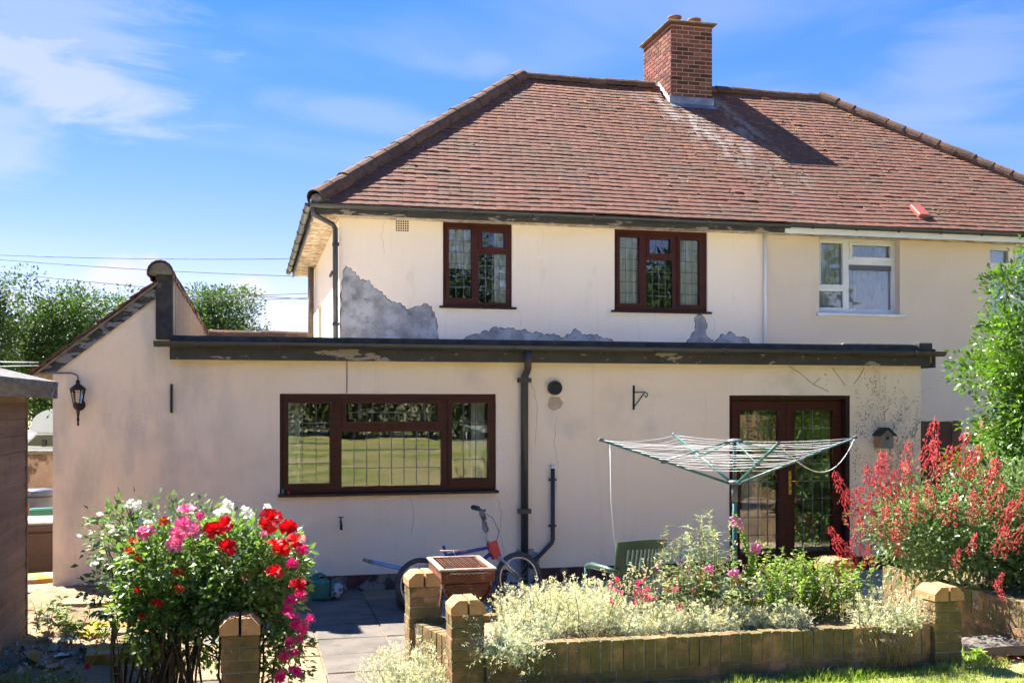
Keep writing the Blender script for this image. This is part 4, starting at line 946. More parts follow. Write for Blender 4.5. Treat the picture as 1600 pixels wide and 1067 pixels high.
# ================================================================== overhead wires
for (y0, y1, lab) in ((400, 405, 'highest overhead wire crossing behind the lean-to ridge'), (407, 434, 'overhead wire sloping just below the highest one'), (427, 470, 'third overhead wire down, dipping behind the lean-to tiles'), (466, 459, 'overhead wire low across the tree tops'), (472, 466, 'overhead wire nearest beneath the low tree-top one')):
    pa, pb = S(-200, y0 - (y1 - y0) * .4, 38), S(700, y1 + (y1 - y0) * .4, 38); mb = MB()
    mb.tube([pa.lerp(pb, i / 16) + Vector((0, 0, -.25 * (1 - (2 * i / 16 - 1) ** 2))) + Vector((0, 0, .2)) for i in range(17)], .011, 5)
    tag(mb.build('overhead_wire', M['wire']), lab, 'wire', 'overhead wires behind the roofs')
for (x0, y0, x1, y1, lab) in ((-40, 564, 60, 566, 'upper of two pale service wires running to the lean-to eave'), (-40, 572, 60, 571, 'lower of two pale service wires running to the lean-to eave')):
    tag(MB().tube([S(x0, y0, 14), S((x0 + x1) / 2, (y0 + y1) / 2 + .5, 13.5), S(x1, y1, 13)], .006, 5).build('service_wire', M['cord']), lab, 'wire', 'service wires at the eave')
pl = P(452, 420, 22.6)
mb = MB().tube([(pl.x + .25, 22.6, pl.z - .05), (pl.x + .02, 22.6, pl.z + .02), (pl.x - .02, 22.6, pl.z + .06), (pl.x + .0, 22.6, pl.z + .10), (pl.x + .04, 22.6, pl.z + .07)], .007, 6)
mb.tube([(pl.x + .25, 22.6, pl.z - .05), (pl.x - .08, 22.6, pl.z - .03)], .006, 6); mb.build('aerial_hook', M['iron'], house, False)

# ================================================================== shed, yard and what stands in the gap
shed = root('garden_shed', 'brown boarded garden shed with grey felt roof at the left edge', 'shed', (-3.0, 6.5, .0))
SX, SY0, SY1 = -1.84, 3.2, 9.90
MB().box((-4.2, SY0 + .03, .0), (SX - .025, SY1 - .03, 2.16)).build('frame', M['shed'], shed, False)
bd = MB().prism([(0, 0), (.022, .004), (.012, .134), (0, .134)], SY0, SY1).mesh('board', M['shed'])
be = MB().prism([(SY1, 0), (SY1 + .022, .004), (SY1 + .012, .134), (SY1, .134)], -4.2, SX - .0, 'x').mesh('board', M['shed'])
for i in range(16):
    o = link('board', bd, shed, (SX - .024, 0, .03 + i * .134), None, False); o2 = link('board', be, shed, (0, -.028, .03 + i * .134), None, False)
MB().box((SX - .03, SY1 - .03, .02), (SX + .005, SY1 + .004, 2.16)).build('corner_post', M['shed'], shed, False)
wf = MB().wall(5.6, 7.62, 1.0, 2.02, 0, .03, [(5.68, 1.08, 7.54, 1.94)])
wf.v = [(SX + .0 + y, x, z) for (x, y, z) in wf.v]; sw2 = wf.build('window', M['black_pvc'], shed, False)
MB().box((SX + .004, 5.68, 1.08), (SX + .008, 7.54, 1.94)).build('pane', M['van_glass'], sw2)
MB().prism([(SX + .20, 2.185), (-4.5, 2.92), (-4.5, 2.96), (SX + .20, 2.225)], SY0 - .2, SY1 + .28).build('roof', M['felt_grey'], shed, False)
MB().bev((SX + .17, SY0 - .2, 2.085), (SX + .195, SY1 - .02, 2.19), .003).build('eave_board', M['lumber'], shed, False)
MB().bev((SX + .168, SY1 - .018, 2.08), (SX + .197, SY1 + .28, 2.195), .003).build('eave_board', M['barge'], shed, False)

yw = root('yard_wall', 'blotched pale rendered yard wall beyond the gap', 'wall', (-4.2, 19.3, 0))
MB().bev((-7.5, 19.2, -.04), (-1.98, 19.42, 1.18), .01).build('wall_face', M['old_wall'], yw, False)
MB().bev((-7.55, 19.15, 1.181), (-1.975, 19.47, 1.25), .015).build('coping', M['garden_mortar'], yw, False)
sb = root('storage_box', 'dark brown rattan storage box with pale sagging lid', 'storage box', (-2.62, 13.55, .045))
MB().bev((-.62, -.3, 0), (.50, .3, .52), .012).build('body', M['rattan'], sb)
MB().bev((-.64, -.32, .521), (.52, .32, .60), .02).build('lid', M['rattan'], sb); MB().bev((-.60, -.29, .601), (.48, .29, .655), .025).build('lid_cover', M['lid_pale'], sb)
p = S(58, 805, 16.2); bar = root('plastic_barrel', 'grey-blue plastic barrel behind the rattan box', 'barrel', (p.x, p.y, .045))
MB().lathe([(0, 0), (.20, 0), (.235, .05), (.24, .45), (.225, .55), (.25, .58), (.255, .66), (.235, .70), (.0, .705)], 24).build('drum', M['bin_blue'], bar)
MB().torus((0, 0, .60), .255, .012, 'z', 24, 6).build('rim_band', M['black_pvc'], bar); MB().tube([(.255, -.03, .62), (.285, 0, .62), (.255, .03, .62)], .01, 6).build('handle', M['bin_blue'], bar)
p = S(48, 812, 14.6); pal = root('timber_rack', 'reddish slatted timber rack leaning behind the rattan box', 'rack', (p.x, p.y, .045), (R(-12), R(-18), 0))
for k in range(4): MB().bev((-.16 + k * .085, -.01, 0), (-.115 + k * .085, .01, .82), .003).build('slat', M['pallet'], pal)
for z in (.2, .75): MB().bev((-.18, .011, z), (.2, .03, z + .05), .003).build('rail', M['pallet'], pal)
p = S(76, 800, 16.8); pot = root('plant_pot', 'orange terracotta pot beside the plastic barrel', 'pot', (p.x, p.y, .045))
MB().lathe([(0, 0), (.11, 0), (.15, .28), (.165, .28), (.17, .34), (.145, .34), (.13, .27), (0, .26)], 20).build('pot_body', M['terracotta'], pot)
p = S(72, 814, 14.2); tr = root('plastic_trough', 'small green plastic trough on the yard floor', 'trough', (p.x, p.y, .045), (0, 0, .2))
MB().bev((-.2, -.08, .50), (.2, .08, .62), .02).build('trough_body', M['teal_can'], tr)
MB().bev((-.15, -.06, 0), (.15, .06, .499), .01).build('stand', M['pallet'], tr)
# motorhome beyond the wall
mh = root('motorhome', 'white motorhome with overcab bunk parked beyond the yard wall', 'motorhome', (-9.75, 53.5, -1.25))
def rounded(poly, y0, y1, mat, name, par): return MB().prism(poly, y0, y1).build(name, mat, par)
rounded([(-3.1, .95), (-3.25, 1.9), (-3.05, 2.5), (-2.6, 2.82), (-1.9, 2.98), (1.9, 3.0), (2.0, 2.9), (2.0, .45), (-1.5, .45), (-1.55, 1.9)][:0] or [(-.10, 1.90), (.02, 2.45), (.18, 2.68), (.45, 2.86), (.8, 2.98), (4.6, 3.02), (4.75, 2.9), (4.75, .5), (1.35, .5), (1.35, 1.88)], 0, 2.1, M['van_white'], 'coach_body', mh)
cabp = rounded([(-.75, .5), (-.85, 1.05), (-.55, 1.25), (.15, 1.86), (1.34, 1.86), (1.34, .5)], .1, 2.0, M['van_white'], 'cab', mh)
MB().prism([(-.30, 1.30), (.20, 1.78), (.95, 1.78), (.95, 1.25)], .08, .099).build('cab_window', M['van_glass'], cabp)
for x in (1.75, 2.7): 
    MB().bev((x, -.015, 1.45), (x + .3, -.001, 2.2), .01).build('side_window', M['van_glass'], mh)
MB().bev((1.2, -.02, 2.42), (1.55, -.001, 2.62), .01).build('bunk_window', M['van_glass'], mh)
MB().bev((.42, -.10, 1.25), (.62, .09, 1.55), .03).build('wing_mirror', M['black_pvc'], mh)
for x in (.0, 3.6):
    wl = MB().torus((x, .22, .34), .24, .10, 'y', 24, 8).build('wheel', M['rubber'], mh); MB().lathe([(0, 0), (.2, 0), (.2, .05)], 16, Matrix.Translation((x, .22, .34)) @ rm).build('hub_cap', M['chrome'], wl)

# ================================================================== brick planter, pillars, second bed
BRK = {}
def brick_mesh(l, d, h, mat='garden_brick', r=.0025):
    k = (round(l, 3), round(d, 3), round(h, 3), mat)
    if k not in BRK: BRK[k] = MB().bev((0, 0, 0), k[:3], r).mesh('brick', M[mat])
    return BRK[k]
def lay(par, l, d, h, loc, rz=0, mat='garden_brick', j=.003):
    loc = Vector(loc) + Vector((random.uniform(-j, j), random.uniform(-j, j), random.uniform(-j, j) * .5))
    return link('brick', brick_mesh(l, d, h, mat), par, loc, (random.gauss(0, .006), random.gauss(0, .006), rz + random.gauss(0, .008)))
def pillar(x, y, ztop, par, name='pillar', rz=0.0, z0=-.03):
    """x, y: front left corner; the coping bricks end at ztop"""
    core = MB().box((.005, .005, z0), (.217, .217, ztop - .106)); hd = core.build(name, M['garden_mortar'], par, par.type == 'EMPTY' and par.location.length < 1e-6)
    hd.location = (x, y, 0); hd.rotation_euler = (0, 0, rz)
    if par.location.length > 1e-6: hd.matrix_parent_inverse = Matrix.Translation(-Vector(par.location))
    n = int((ztop - .105 - z0) / .075)
    for c in range(n + 1):
        z = ztop - .105 - .075 * (c + 1) + .005
        if z < z0 - .05: break
        if c % 2 == 0:
            lay(hd, .222, .105, .066, (0, 0, z)); lay(hd, .222, .105, .066, (0, .117, z))
        else:
            lay(hd, .105, .222, .066, (0, 0, z)); lay(hd, .105, .222, .066, (.117, 0, z))
    def cap(s):
        a, b = (-.008, .104) if s < 0 else (.119, .230)
        poly = [(a, 0), (b, 0), (b, .1 if s < 0 else .052), (b - .0 if s < 0 else b - .052, .1), (a + .052 if s < 0 else a, .1), (a, .052 if s < 0 else .1)]
        q = []
        for p in poly:
            if not q or (abs(p[0] - q[-1][0]) + abs(p[1] - q[-1][1])) > 1e-5: q.append(p)
        return MB().prism(q, -.010, .232).build('coping_brick', M['cap_brick'], hd, True, (0, 0, ztop - .102), (0, random.gauss(0, .01), random.gauss(0, .012)))
    cap(-1); cap(1)
    return hd
pln = root('brick_planter', 'long soldier-course brick planter with chamfered corner pillars', 'planter', (3.1, 7.5, 0))
pl_fl = pillar(1.299, 7.07, .735, pln); pl_fl['label'] = 'corner pillar nearest the path'
pillar(4.854, 6.95, .700, pln)['label'] = 'corner pillar beside the lawn'; pillar(1.141, 7.93, .790, pln, rz=.03); pillar(4.70, 8.16, .735, pln)
def soldiers(par, a, b, z0=.215, zt=.43, below=2, thick=.1025, flip=1, name='planter_wall'):
    """soldier bricks on stretcher courses along the plan line a-b; thickness to the left of the line"""
    a = Vector((a[0], a[1], 0)); b = Vector((b[0], b[1], 0)); d = b - a; L_ = d.length; rz = math.atan2(d.y, d.x)
    core = MB().box((0, .005, -.03), (L_, thick - .005, zt - .008)).build(name, M['garden_mortar'], par, False); core.location = a; core.rotation_euler = (0, 0, rz)
    n = round(L_ / .0785); st = L_ / n; i = 0
    for i in range(n):
        h = zt - z0 + random.uniform(-.006, .004); lay(core, st - .009 + random.uniform(-.004, .002), thick, h, (i * st + .004, random.uniform(-.005, .004), z0))
    for c in range(below):
        x = -.11 * (c % 2); z = z0 - .075 * (c + 1) + .004
        while x < L_:
            p0, p1 = max(x, 0), min(x + .216, L_)
            if p1 - p0 > .03: lay(core, p1 - p0, thick, .066, (p0, 0, z))
            x += .226
    return core
soldiers(pln, (1.53, 7.02), (4.845, 6.99)); soldiers(pln, (1.165, 7.92), (1.345, 7.31), z0=.21, zt=.43); soldiers(pln, (4.96, 7.18), (4.96, 8.15), below=1); soldiers(pln, (4.69, 8.30), (1.36, 8.10), below=1)
MB().prism([(1.42, 7.11), (4.90, 7.09), (4.86, 8.2), (1.36, 8.0)], -.02, .385, 'z').build('soil', M['soil'], pln, False)
lpil = root('brick_pillar', 'lone brick pillar in front of the rose bushes', 'pillar', (-.06, 6.8, 0)); pillar(-.171, 6.70, .755, lpil)
bed = root('brick_raised_bed', 'sunlit brick raised bed wall under the red-flowered bush', 'planter', (7.0, 8.0, 0))
soldiers(bed, (5.98, 9.4), (6.02, 6.6), z0=.235, zt=.45, below=3); soldiers(bed, (6.12, 6.55), (8.6, 6.55), z0=.235, zt=.45, below=2)
MB().prism([(6.11, 6.66), (8.6, 6.66), (8.6, 9.4), (6.09, 9.4)], -.02, .40, 'z').build('soil', M['soil'], bed, False)

# ================================================================== fence
def fence(name, label, p0, p1, h, mat, w=.14, zb=0.0):
    p0 = Vector(p0); p1 = Vector(p1); d = p1 - p0; L_ = d.length; rz = math.atan2(d.y, d.x)
    r = root(name, label, 'fence', (p0.x, p0.y, zb), (0, 0, rz)); n = int(L_ / (w - .02))
    me = MB().bev((0, 0, .03), (w, .016, h), .004).mesh('board', M[mat])
    for i in range(n): link('board', me, r, (i * (w - .02), .02 * (i % 2), random.uniform(-.006, .006)))
    for z in (.35, h - .3): MB().box((0, .038, z), (L_, .075, z + .06)).build('rail', M[mat], r)
    for i in range(int(L_ / 1.9) + 1): MB().bev((i * 1.9, .04, -.04), (i * 1.9 + .09, .13, h + .06), .01).build('post', M[mat], r)
    return r
fence('board_fence', 'dark weathered board fence right of the extension corner', (8.10, 12.6), (9.3, 12.6), 1.80, 'fence')
fence('board_fence', 'long tan boundary fence reflected in the french doors', (9.35, 12.5), (9.35, -16), 1.80, 'fence_tan')

# ================================================================== on the patio
# rusty half-drum barbecue, long axis into the picture
bq = root('barbecue', 'rusty half-drum barbecue with wire grill behind the planter', 'barbecue', (1.79, 8.98, 0), (0, 0, R(-1)))
WB, LB, ZT = .215, .74, .64
mb = MB()                                       # half drum
for sgn in (0, 1):
    pass
n = 16; vs = []
for y in (0.0, LB):
    for rr in (WB, WB - .012):
        for j in range(n + 1):
            a = math.pi + math.pi * j / n; vs.append((rr * math.cos(a), y, .53 + rr * math.sin(a)))
m = n + 1; fs = []
for j in range(n): fs += [(j, j+1, 2*m+j+1, 2*m+j), (m+j, 3*m+j, 3*m+j+1, m+j+1), (j, m+j, m+j+1, j+1), (2*m+j, 2*m+j+1, 3*m+j+1, 3*m+j)]
fs += [(0, 2*m, 3*m, m), (n, m+n, 3*m+n, 2*m+n)]
drum = mb.add(vs, fs, False).build('drum', M['rust_dark'], bq)
MB().prism([((WB - .02) * math.cos(math.pi + math.pi * j / n), .53 + (WB - .02) * math.sin(math.pi + math.pi * j / n)) for j in range(n + 1)], .03, .04).build('end_plate', M['rust_dark'], bq)
MB().prism([((WB - .02) * math.cos(math.pi + math.pi * j / n), .53 + (WB - .02) * math.sin(math.pi + math.pi * j / n)) for j in range(n + 1)], LB - .04, LB - .03).build('end_plate', M['rust_dark'], bq)
MB().bev((-WB - .015, -.012, .53), (WB + .015, .012, .625), .004).build('front_panel', M['rust_dark'], bq)
MB().bev((-WB - .015, LB - .012, .53), (WB + .015, LB + .012, .625), .004).build('rear_panel', M['rust_dark'], bq)
MB().bev((-WB - .015, .0125, .53), (-WB + .006, LB - .0125, .625), .004).build('side_panel', M['rust'], bq); MB().bev((WB - .006, .0125, .53), (WB + .015, LB - .0125, .625), .004).build('side_panel', M['rust'], bq)
MB().box((-WB + .02, .02, .50), (WB - .02, LB - .02, .505)).build('charcoal_tray', M['rust'], bq)
fr_ = MB()
for (a, b) in (((-WB - .03, -.02), (-WB + .015, LB + .02)), ((WB - .015, -.02), (WB + .03, LB + .02))): fr_.bev((a[0], a[1], .626), (b[0], b[1], .645), .004)
for (a, b) in ((-.03, .025), (LB - .025, LB + .03)): fr_.bev((-WB + .016, a, .627), (WB - .016, b, .646), .004)
gf = fr_.build('grill_frame', M['rust_pale'], bq)
for i in range(17): 
    x = -WB + .03 + i * (2 * WB - .06) / 16; MB().tube([(x, .02, .632), (x, LB - .02, .632)], .0035, 5).build('grill_wire', M['rust'] if i % 3 else M['iron'], gf)
for y in (.2, .5): MB().tube([(-WB + .01, y, .626), (WB - .01, y, .626)], .004, 5).build('cross_wire', M['iron'], gf)
MB().tube([(-.16, -.03, .61)] + [(-.16 + .32 * i / 16, -.035, .612 + (.004 if i % 2 else -.004)) for i in range(17)], .008, 6).build('twisted_bar', M['rust_pale'], bq)
MB().tube([(.02, LB + .01, .64), (.0, LB + .03, .69)], .006, 6).build('handle_stem', M['rust_pale'], bq); MB().tube([(-.12, LB + .05, .69), (.12, LB + .02, .69)], .009, 6).build('handle', M['rust_pale'], bq)
for sx in (-1, 1):
    for y in (.06, LB - .06): MB().tube([(sx * (WB - .01), y, .53), (sx * (WB + .05), y, 0)], .014, 6).build('leg', M['rust_dark'], bq)

# bicycle
def wheel(par, c, Rr, tyre, rimmat, name='wheel', spokes=20, tr=.024):
    c = Vector(c)
    w = MB().torus(c, Rr - tr, tr, 'y', 40, 10).build(name, tyre, par)
    MB().torus(c, Rr - 2 * tr - .006, .011, 'y', 40, 8).build('rim', rimmat, w)
    mb = MB()
    for i in range(spokes):
        a = 2 * math.pi * i / spokes; a2 = a + (.5 if i % 2 else -.5); s = .02 if i % 2 else -.02
        mb.tube([c + Vector((.018 * math.cos(a2), s, .018 * math.sin(a2))), c + Vector(((Rr - .055) * math.cos(a), 0, (Rr - .055) * math.sin(a)))], .0013, 4)
    mb.build('spokes', M['chrome'], w)
    MB().tube([c + Vector((0, -.035, 0)), c + Vector((0, .035, 0))], .016, 10).build('hub', M['chrome'], w)
    return w
bk = root('bicycle', 'small blue and red bicycle leaning against the extension wall', 'bicycle', (1.63, 10.50, 0), (R(-7), 0, R(10)))
wheel(bk, (0, 0, .25), .25, M['rubber'], M['chrome']); wheel(bk, (1.0, 0, .25), .25, M['rubber'], M['chrome'])
MB().tube([(0, .04, .25), (.33, .03, .24)], .009, 6).build('chain_stay', M['blue_paint'], bk); MB().tube([(0, -.04, .25), (.33, -.03, .24)], .009, 6).build('chain_stay', M['blue_paint'], bk)
MB().tube([(0, .04, .25), (.26, .02, .50)], .008, 6).build('seat_stay', M['blue_paint'], bk); MB().tube([(0, -.04, .25), (.26, -.02, .50)], .008, 6).build('seat_stay', M['blue_paint'], bk)
MB().tube([(.34, 0, .23), (.24, 0, .60)], .015, 8).build('seat_tube', M['blue_paint'], bk)
MB().tube([(.34, 0, .24), (.72, 0, .50)], .020, 8).build('down_tube', M['blue_paint'], bk); MB().tube([(.26, 0, .50), (.71, 0, .56)], .017, 8).build('top_tube', M['blue_paint'], bk)
MB().tube([(.70, 0, .60), (.735, 0, .47)], .022, 10).build('head_tube', M['red_paint'], bk)
fk = MB().prism([(.70, .60), (.78, .62), (.82, .46), (.74, .44)], -.03, .03).build('fork_crown', M['red_paint'], bk)
for s in (-1, 1): MB().tube([(.78, s * .05, .47), (.90, s * .05, .35), (1.0, s * .05, .25)], [.013, .012, .009], 8).build('fork_leg', M['chrome'], bk)
bk.scale = (1.05,) * 3
MB().tube([(.70, 0, .60), (.68, 0, .72)], .013, 8).build('stem', M['chrome'], bk)
hb = MB().tube([(.55, -.29, .84), (.60, -.20, .80), (.66, -.10, .73), (.68, 0, .71), (.70, .10, .74), (.73, .20, .90), (.72, .28, .94)], .014, 8).build('handlebar', M['chrome'], bk)
MB().tube([(.63, -.15, .80), (.715, .15, .82)], .008, 6).build('crossbar', M['chrome'], hb)
MB().tube([(.555, -.285, .84), (.49, -.38, .88)], .025, 8).build('grip', M['black_pvc'], hb); MB().tube([(.722, .275, .94), (.71, .39, .955)], .025, 8).build('grip', M['black_pvc'], hb)
MB().tube([(.74, .24, .93), (.80, .30, .91), (.82, .34, .93)], .007, 6).build('brake_lever', M['black_pvc'], hb)
MB().tube([(.72, .27, .93), (.85, .22, .84), (.86, .1, .70), (.80, .04, .60)], .003, 5).build('brake_cable', M['wire'], hb)
MB().torus((.34, 0, .23), .08, .006, 'y', 24, 5).build('chainring', M['chrome'], bk)
MB().tube([(.34, -.05, .23), (.44, -.06, .12), (.44, -.12, .12)], .009, 6).build('crank', M['chrome'], bk); MB().tube([(.34, .05, .23), (.24, .06, .34), (.24, .12, .34)], .009, 6).build('crank', M['chrome'], bk)
for y in (-.15, .12): MB().bev((.40 if y < 0 else .20, y - .03, .11 if y < 0 else .33), (.48 if y < 0 else .28, y + .03, .13 if y < 0 else .35), .006).build('pedal', M['black_pvc'], bk)
# child's trike-scooter with blue wheels
sc_ = root('childs_scooter', 'childs scooter with pale blue tube and blue wheels behind the barbecue', 'scooter', (1.50, 10.55, 0), (0, 0, R(16)))
for x in (.0, .95):
    w = MB().torus((x, 0, .13), .10, .03, 'y', 28, 8).build('wheel', M['rubber'], sc_)
    MB().lathe([(0, .02), (.035, .03), (.075, .012), (.082, -.02), (.0, -.022)], 20, Matrix.Translation((x, 0, .13)) @ rm).build('rim', M['blue_rim'], w)
    mb = MB()
    for k in range(5):
        a = 2 * math.pi * k / 5; mb.tube([(x + .02 * math.cos(a), -.034, .13 + .02 * math.sin(a)), (x + .07 * math.cos(a), -.022, .13 + .07 * math.sin(a))], .008, 5)
    mb.build('spoke', M['light_blue'], w)
MB().bev((.10, -.05, .09), (.86, .05, .115), .01).build('deck', M['grey_plastic'], sc_)
MB().tube([(.02, .07, .13), (.02, .06, .30), (-.02, .10, .41), (-.33, .18, .49)], [.016, .018, .022, .022], 10).build('steering_tube', M['light_blue'], sc_)
MB().tube([(-.345, .07, .495), (-.335, .30, .492)], .019, 8).build('grip', M['grey_plastic'], sc_)
# watering can
p = G(503, 940); cn = root('watering_can', 'teal plastic watering can at the foot of the wall', 'watering can', (p.x, p.y + .1, 0), (0, 0, R(-15)))
MB().bev((-.115, -.07, 0), (.085, .07, .22), .03).build('tank', M['teal_can'], cn)
MB().tube([(-.10, 0, .20), (-.08, 0, .255), (-.01, 0, .275), (.04, 0, .25), (.05, 0, .21)], .016, 8).build('handle', M['teal_can'], cn)
MB().tube([(.07, 0, .05), (.11, 0, .12), (.125, 0, .22)], [.03, .02, .016], 8).build('spout', M['teal_can'], cn)
MB().lathe([(.02, 0), (.04, .0), (.042, .03), (.03, .035)], 14, Matrix.Translation((-.06, 0, .215))).build('filler_neck', M['teal_can'], cn)
p = G(527, 936); bl = root('football', 'scuffed white football beside the watering can', 'ball', (p.x, p.y, 0))
rb = .085
mbl = MB().lathe([(rb * math.sin(math.pi * i / 16), rb - rb * math.cos(math.pi * i / 16)) for i in range(17)], 24).build('ball_body', M['ball'], bl)
for k in range(6):
    a = k * 1.05; d = Vector((math.cos(a) * .8, -abs(math.sin(a * 1.7)) - .2, math.sin(a * 2.3) * .6)).normalized(); c = Vector((0, 0, rb)) + d * (rb + .0005); t1 = d.orthogonal().normalized(); t2 = d.cross(t1)
    MB().add([c + d * .001] + [c * 0 + Vector((0, 0, rb)) + (d + (t1 * math.cos(b) + t2 * math.sin(b)) * .28).normalized() * (rb + .001) for b in [2 * math.pi * q / 5 for q in range(5)]], [(0, 1 + q, 1 + (q + 1) % 5) for q in range(5)]).build('panel', M['grey_plastic'], bl)
# toy tractor-like oddments at the wall foot
p = G(855, 905); od = root('toy_pushchair', 'folded grey toy pushchair lying by the downpipe foot', 'toy', (p.x, p.y, 0), (0, 0, R(8)))
MB().tube([(-.2, 0, .24), (.05, 0, .26), (.24, 0, .22), (.32, -.03, .10)], .012, 8).build('frame', M['grey_plastic'], od); MB().tube([(-.2, .12, .22), (.28, .12, .20)], .012, 8).build('rail', M['pink_rose'], od)
MB().bev((-.12, -.02, .04), (.22, .14, .17), .03).build('seat', M['grey_plastic'], od)
for x in (-.14, .25): MB().torus((x, -.03, .07), .052, .018, 'y', 20, 6).build('wheel', M['rubber'], od)

# garden chair, its back to the camera
gc = root('garden_chair', 'dark green slatted plastic garden chair behind the planter', 'chair', (3.14, 8.80, 0), (0, 0, R(12)))
def back_pt(u, v):   # u -1..1 across, v 0..1 up; curved backrest
    w = .205 + .035 * v + .02 * math.sin(v * math.pi); return Vector((u * w, -.20 - .10 * v + .055 * u * u, .42 + .47 * v + (.015 * (1 - u * u) if v > .9 else 0)))
def strip(u0, u1, v0, v1, name, nu=4, nv=4, t=.012):
    mb = MB(); vs = []
    for off in (0, t):
        for j in range(nv + 1):
            for i in range(nu + 1): vs.append(back_pt(u0 + (u1 - u0) * i / nu, v0 + (v1 - v0) * j / nv) + Vector((0, -off, 0)))
    k = nu + 1; m_ = k * (nv + 1); fs = []
    for j in range(nv):
        for i in range(nu): a = j*k+i; fs += [(a, a+k, a+k+1, a+1), (m_+a, m_+a+1, m_+a+k+1, m_+a+k)]
    for i in range(nu): fs += [(i, i+1, m_+i+1, m_+i), (nv*k+i, m_+nv*k+i, m_+nv*k+i+1, nv*k+i+1)]
    for j in range(nv): a = j*k; fs += [(a, m_+a, m_+a+k, a+k), (a+nu, a+nu+k, m_+a+nu+k, m_+a+nu)]
    mb.add(vs, fs, False); return mb.build(name, M['chair'], gc)
strip(-1, 1, .86, 1.0, 'top_rail', 12, 2); strip(-1, 1, .36, .50, 'middle_rail', 12, 2); strip(-1, 1, -.02, .08, 'bottom_rail', 12, 2)
strip(-1, -.76, .0801, .3599, 'side_rail'); strip(.76, 1, .0801, .3599, 'side_rail'); strip(-1, -.76, .5001, .8599, 'side_rail'); strip(.76, 1, .5001, .8599, 'side_rail')
for i in range(10):
    u = -.70 + 1.40 * i / 9; strip(u - .045, u + .045, .5001, .8599, 'back_slat', 1, 3); strip(u - .045, u + .045, .0801, .3599, 'back_slat', 1, 2)
for i in range(9): MB().bev((-.20 + i * .046, -.19, .405), (-.17 + i * .046, .22, .42), .003).build('seat_slat', M['chair'], gc)
MB().wall(-.225, .225, -.20, .24, 0, .03, [(-.205, -.188, .205, .218)]); 
sf = MB(); sf.bev((-.235, -.20, .385), (-.205, .24, .425), .006); sf.bev((.205, -.20, .385), (.235, .24, .425), .006); sf.bev((-.2045, .22, .385), (.2045, .24, .425), .006); sf.build('seat_frame', M['chair'], gc)
for s in (-1, 1):
    MB().tube([(s * .24, -.26, .64), (s * .275, -.12, .655), (s * .285, .10, .655), (s * .275, .22, .63)], [.02, .028, .03, .022], 8).build('armrest', M['chair'], gc)
    MB().tube([(s * .275, .21, .63), (s * .255, .235, .40), (s * .27, .26, 0)], [.024, .026, .02], 6).build('leg', M['chair'], gc)
    MB().tube([(s * .215, -.20, .42), (s * .25, -.28, 0)], [.028, .02], 6).build('leg', M['chair'], gc)

# rotary clothes line
hub = S(1148, 755, 9.5); ra = root('rotary_clothes_line', 'open rotary clothes line with teal pole and white cords', 'clothes line', (hub.x, hub.y, 0))
rr_ = Vector((CT, -ST, 0)); dd_ = Vector((ST, CT, 0))
zh = hub.z; zt = 1.73
MB().tube([(0, 0, 0), (0, 0, zh + .02)], .021, 12).build('pole', M['teal_metal'], ra); MB().tube([(0, 0, zh - .16), (0, 0, zh + .01)], .028, 12).build('lower_hub', M['grey_plastic'], ra)
MB().tube([(0, 0, zh), (0, 0, zt - .03)], .016, 10).build('mast', M['teal_metal'], ra)
MB().lathe([(.016, 0), (.07, .0), (.075, .012), (.05, .03), (.02, .035), (0, .035)], 16, Matrix.Translation((0, 0, zt - .035))).build('top_collar', M['grey_plastic'], ra)
MB().lathe([(.02, 0), (.055, 0), (.06, .02), (.05, .035), (.02, .04)], 16, Matrix.Translation((0, 0, zh - .01))).build('arm_collar', M['grey_plastic'], ra)
tips = [rr_ * a + dd_ * b for a, b in ((-1.20, -.30), (-.36, 1.15), (1.15, .30), (.10, -1.15))]
arms = []
for tpt in tips:
    a = Vector((0, 0, zh)) + tpt.normalized() * .05; b = Vector((tpt.x, tpt.y, zt)); arms.append((a, b))
    arm = MB().tube([a, b], .0115, 8).build('arm', M['teal_metal'], ra); MB().tube([b - (b - a).normalized() * .02, b + (b - a).normalized() * .02], .016, 8).build('end_cap', M['grey_plastic'], arm)
    MB().tube([Vector((0, 0, zt - .03)) + tpt.normalized() * .06, a.lerp(b, .52)], .008, 6).build('strut', M['teal_metal'], ra)
    c = a.lerp(b, .52); MB().bev(tuple(c - Vector((.022,) * 3)), tuple(c + Vector((.022,) * 3)), .006).build('strut_clip', M['grey_plastic'], ra)
for k in range(10):
    f = .36 + .62 * k / 9; mb = MB()
    for q in range(4):
        p0 = arms[q][0].lerp(arms[q][1], f); p1 = arms[(q + 1) % 4][0].lerp(arms[(q + 1) % 4][1], f); sag = random.uniform(.01, .05) * f
        if q == 3 and k == 9: sag = .03
        mb.tube([p0.lerp(p1, t / 8) - Vector((0, 0, sag * (1 - (2 * t / 8 - 1) ** 2))) for t in range(9)], .0021, 5)
    mb.build('cord_ring', M['cord'], ra)
p0 = arms[0][1]; MB().tube([arms[0][0].lerp(p0, .93), arms[0][0].lerp(p0, .93) + Vector((.01, 0, -.5)), arms[0][0].lerp(p0, .93) + Vector((.06, .02, -.95))], .0035, 5).build('loose_cord', M['cord'], ra)
p1 = arms[2][1]; p2 = arms[3][1]; MB().tube([p1.lerp(p2, t / 14) - Vector((0, 0, .28 * (1 - (2 * t / 14 - 1) ** 2) * (1.2 - .5 * t / 14))) for t in range(15)], .0035, 5).build('loose_cord', M['cord'], ra)
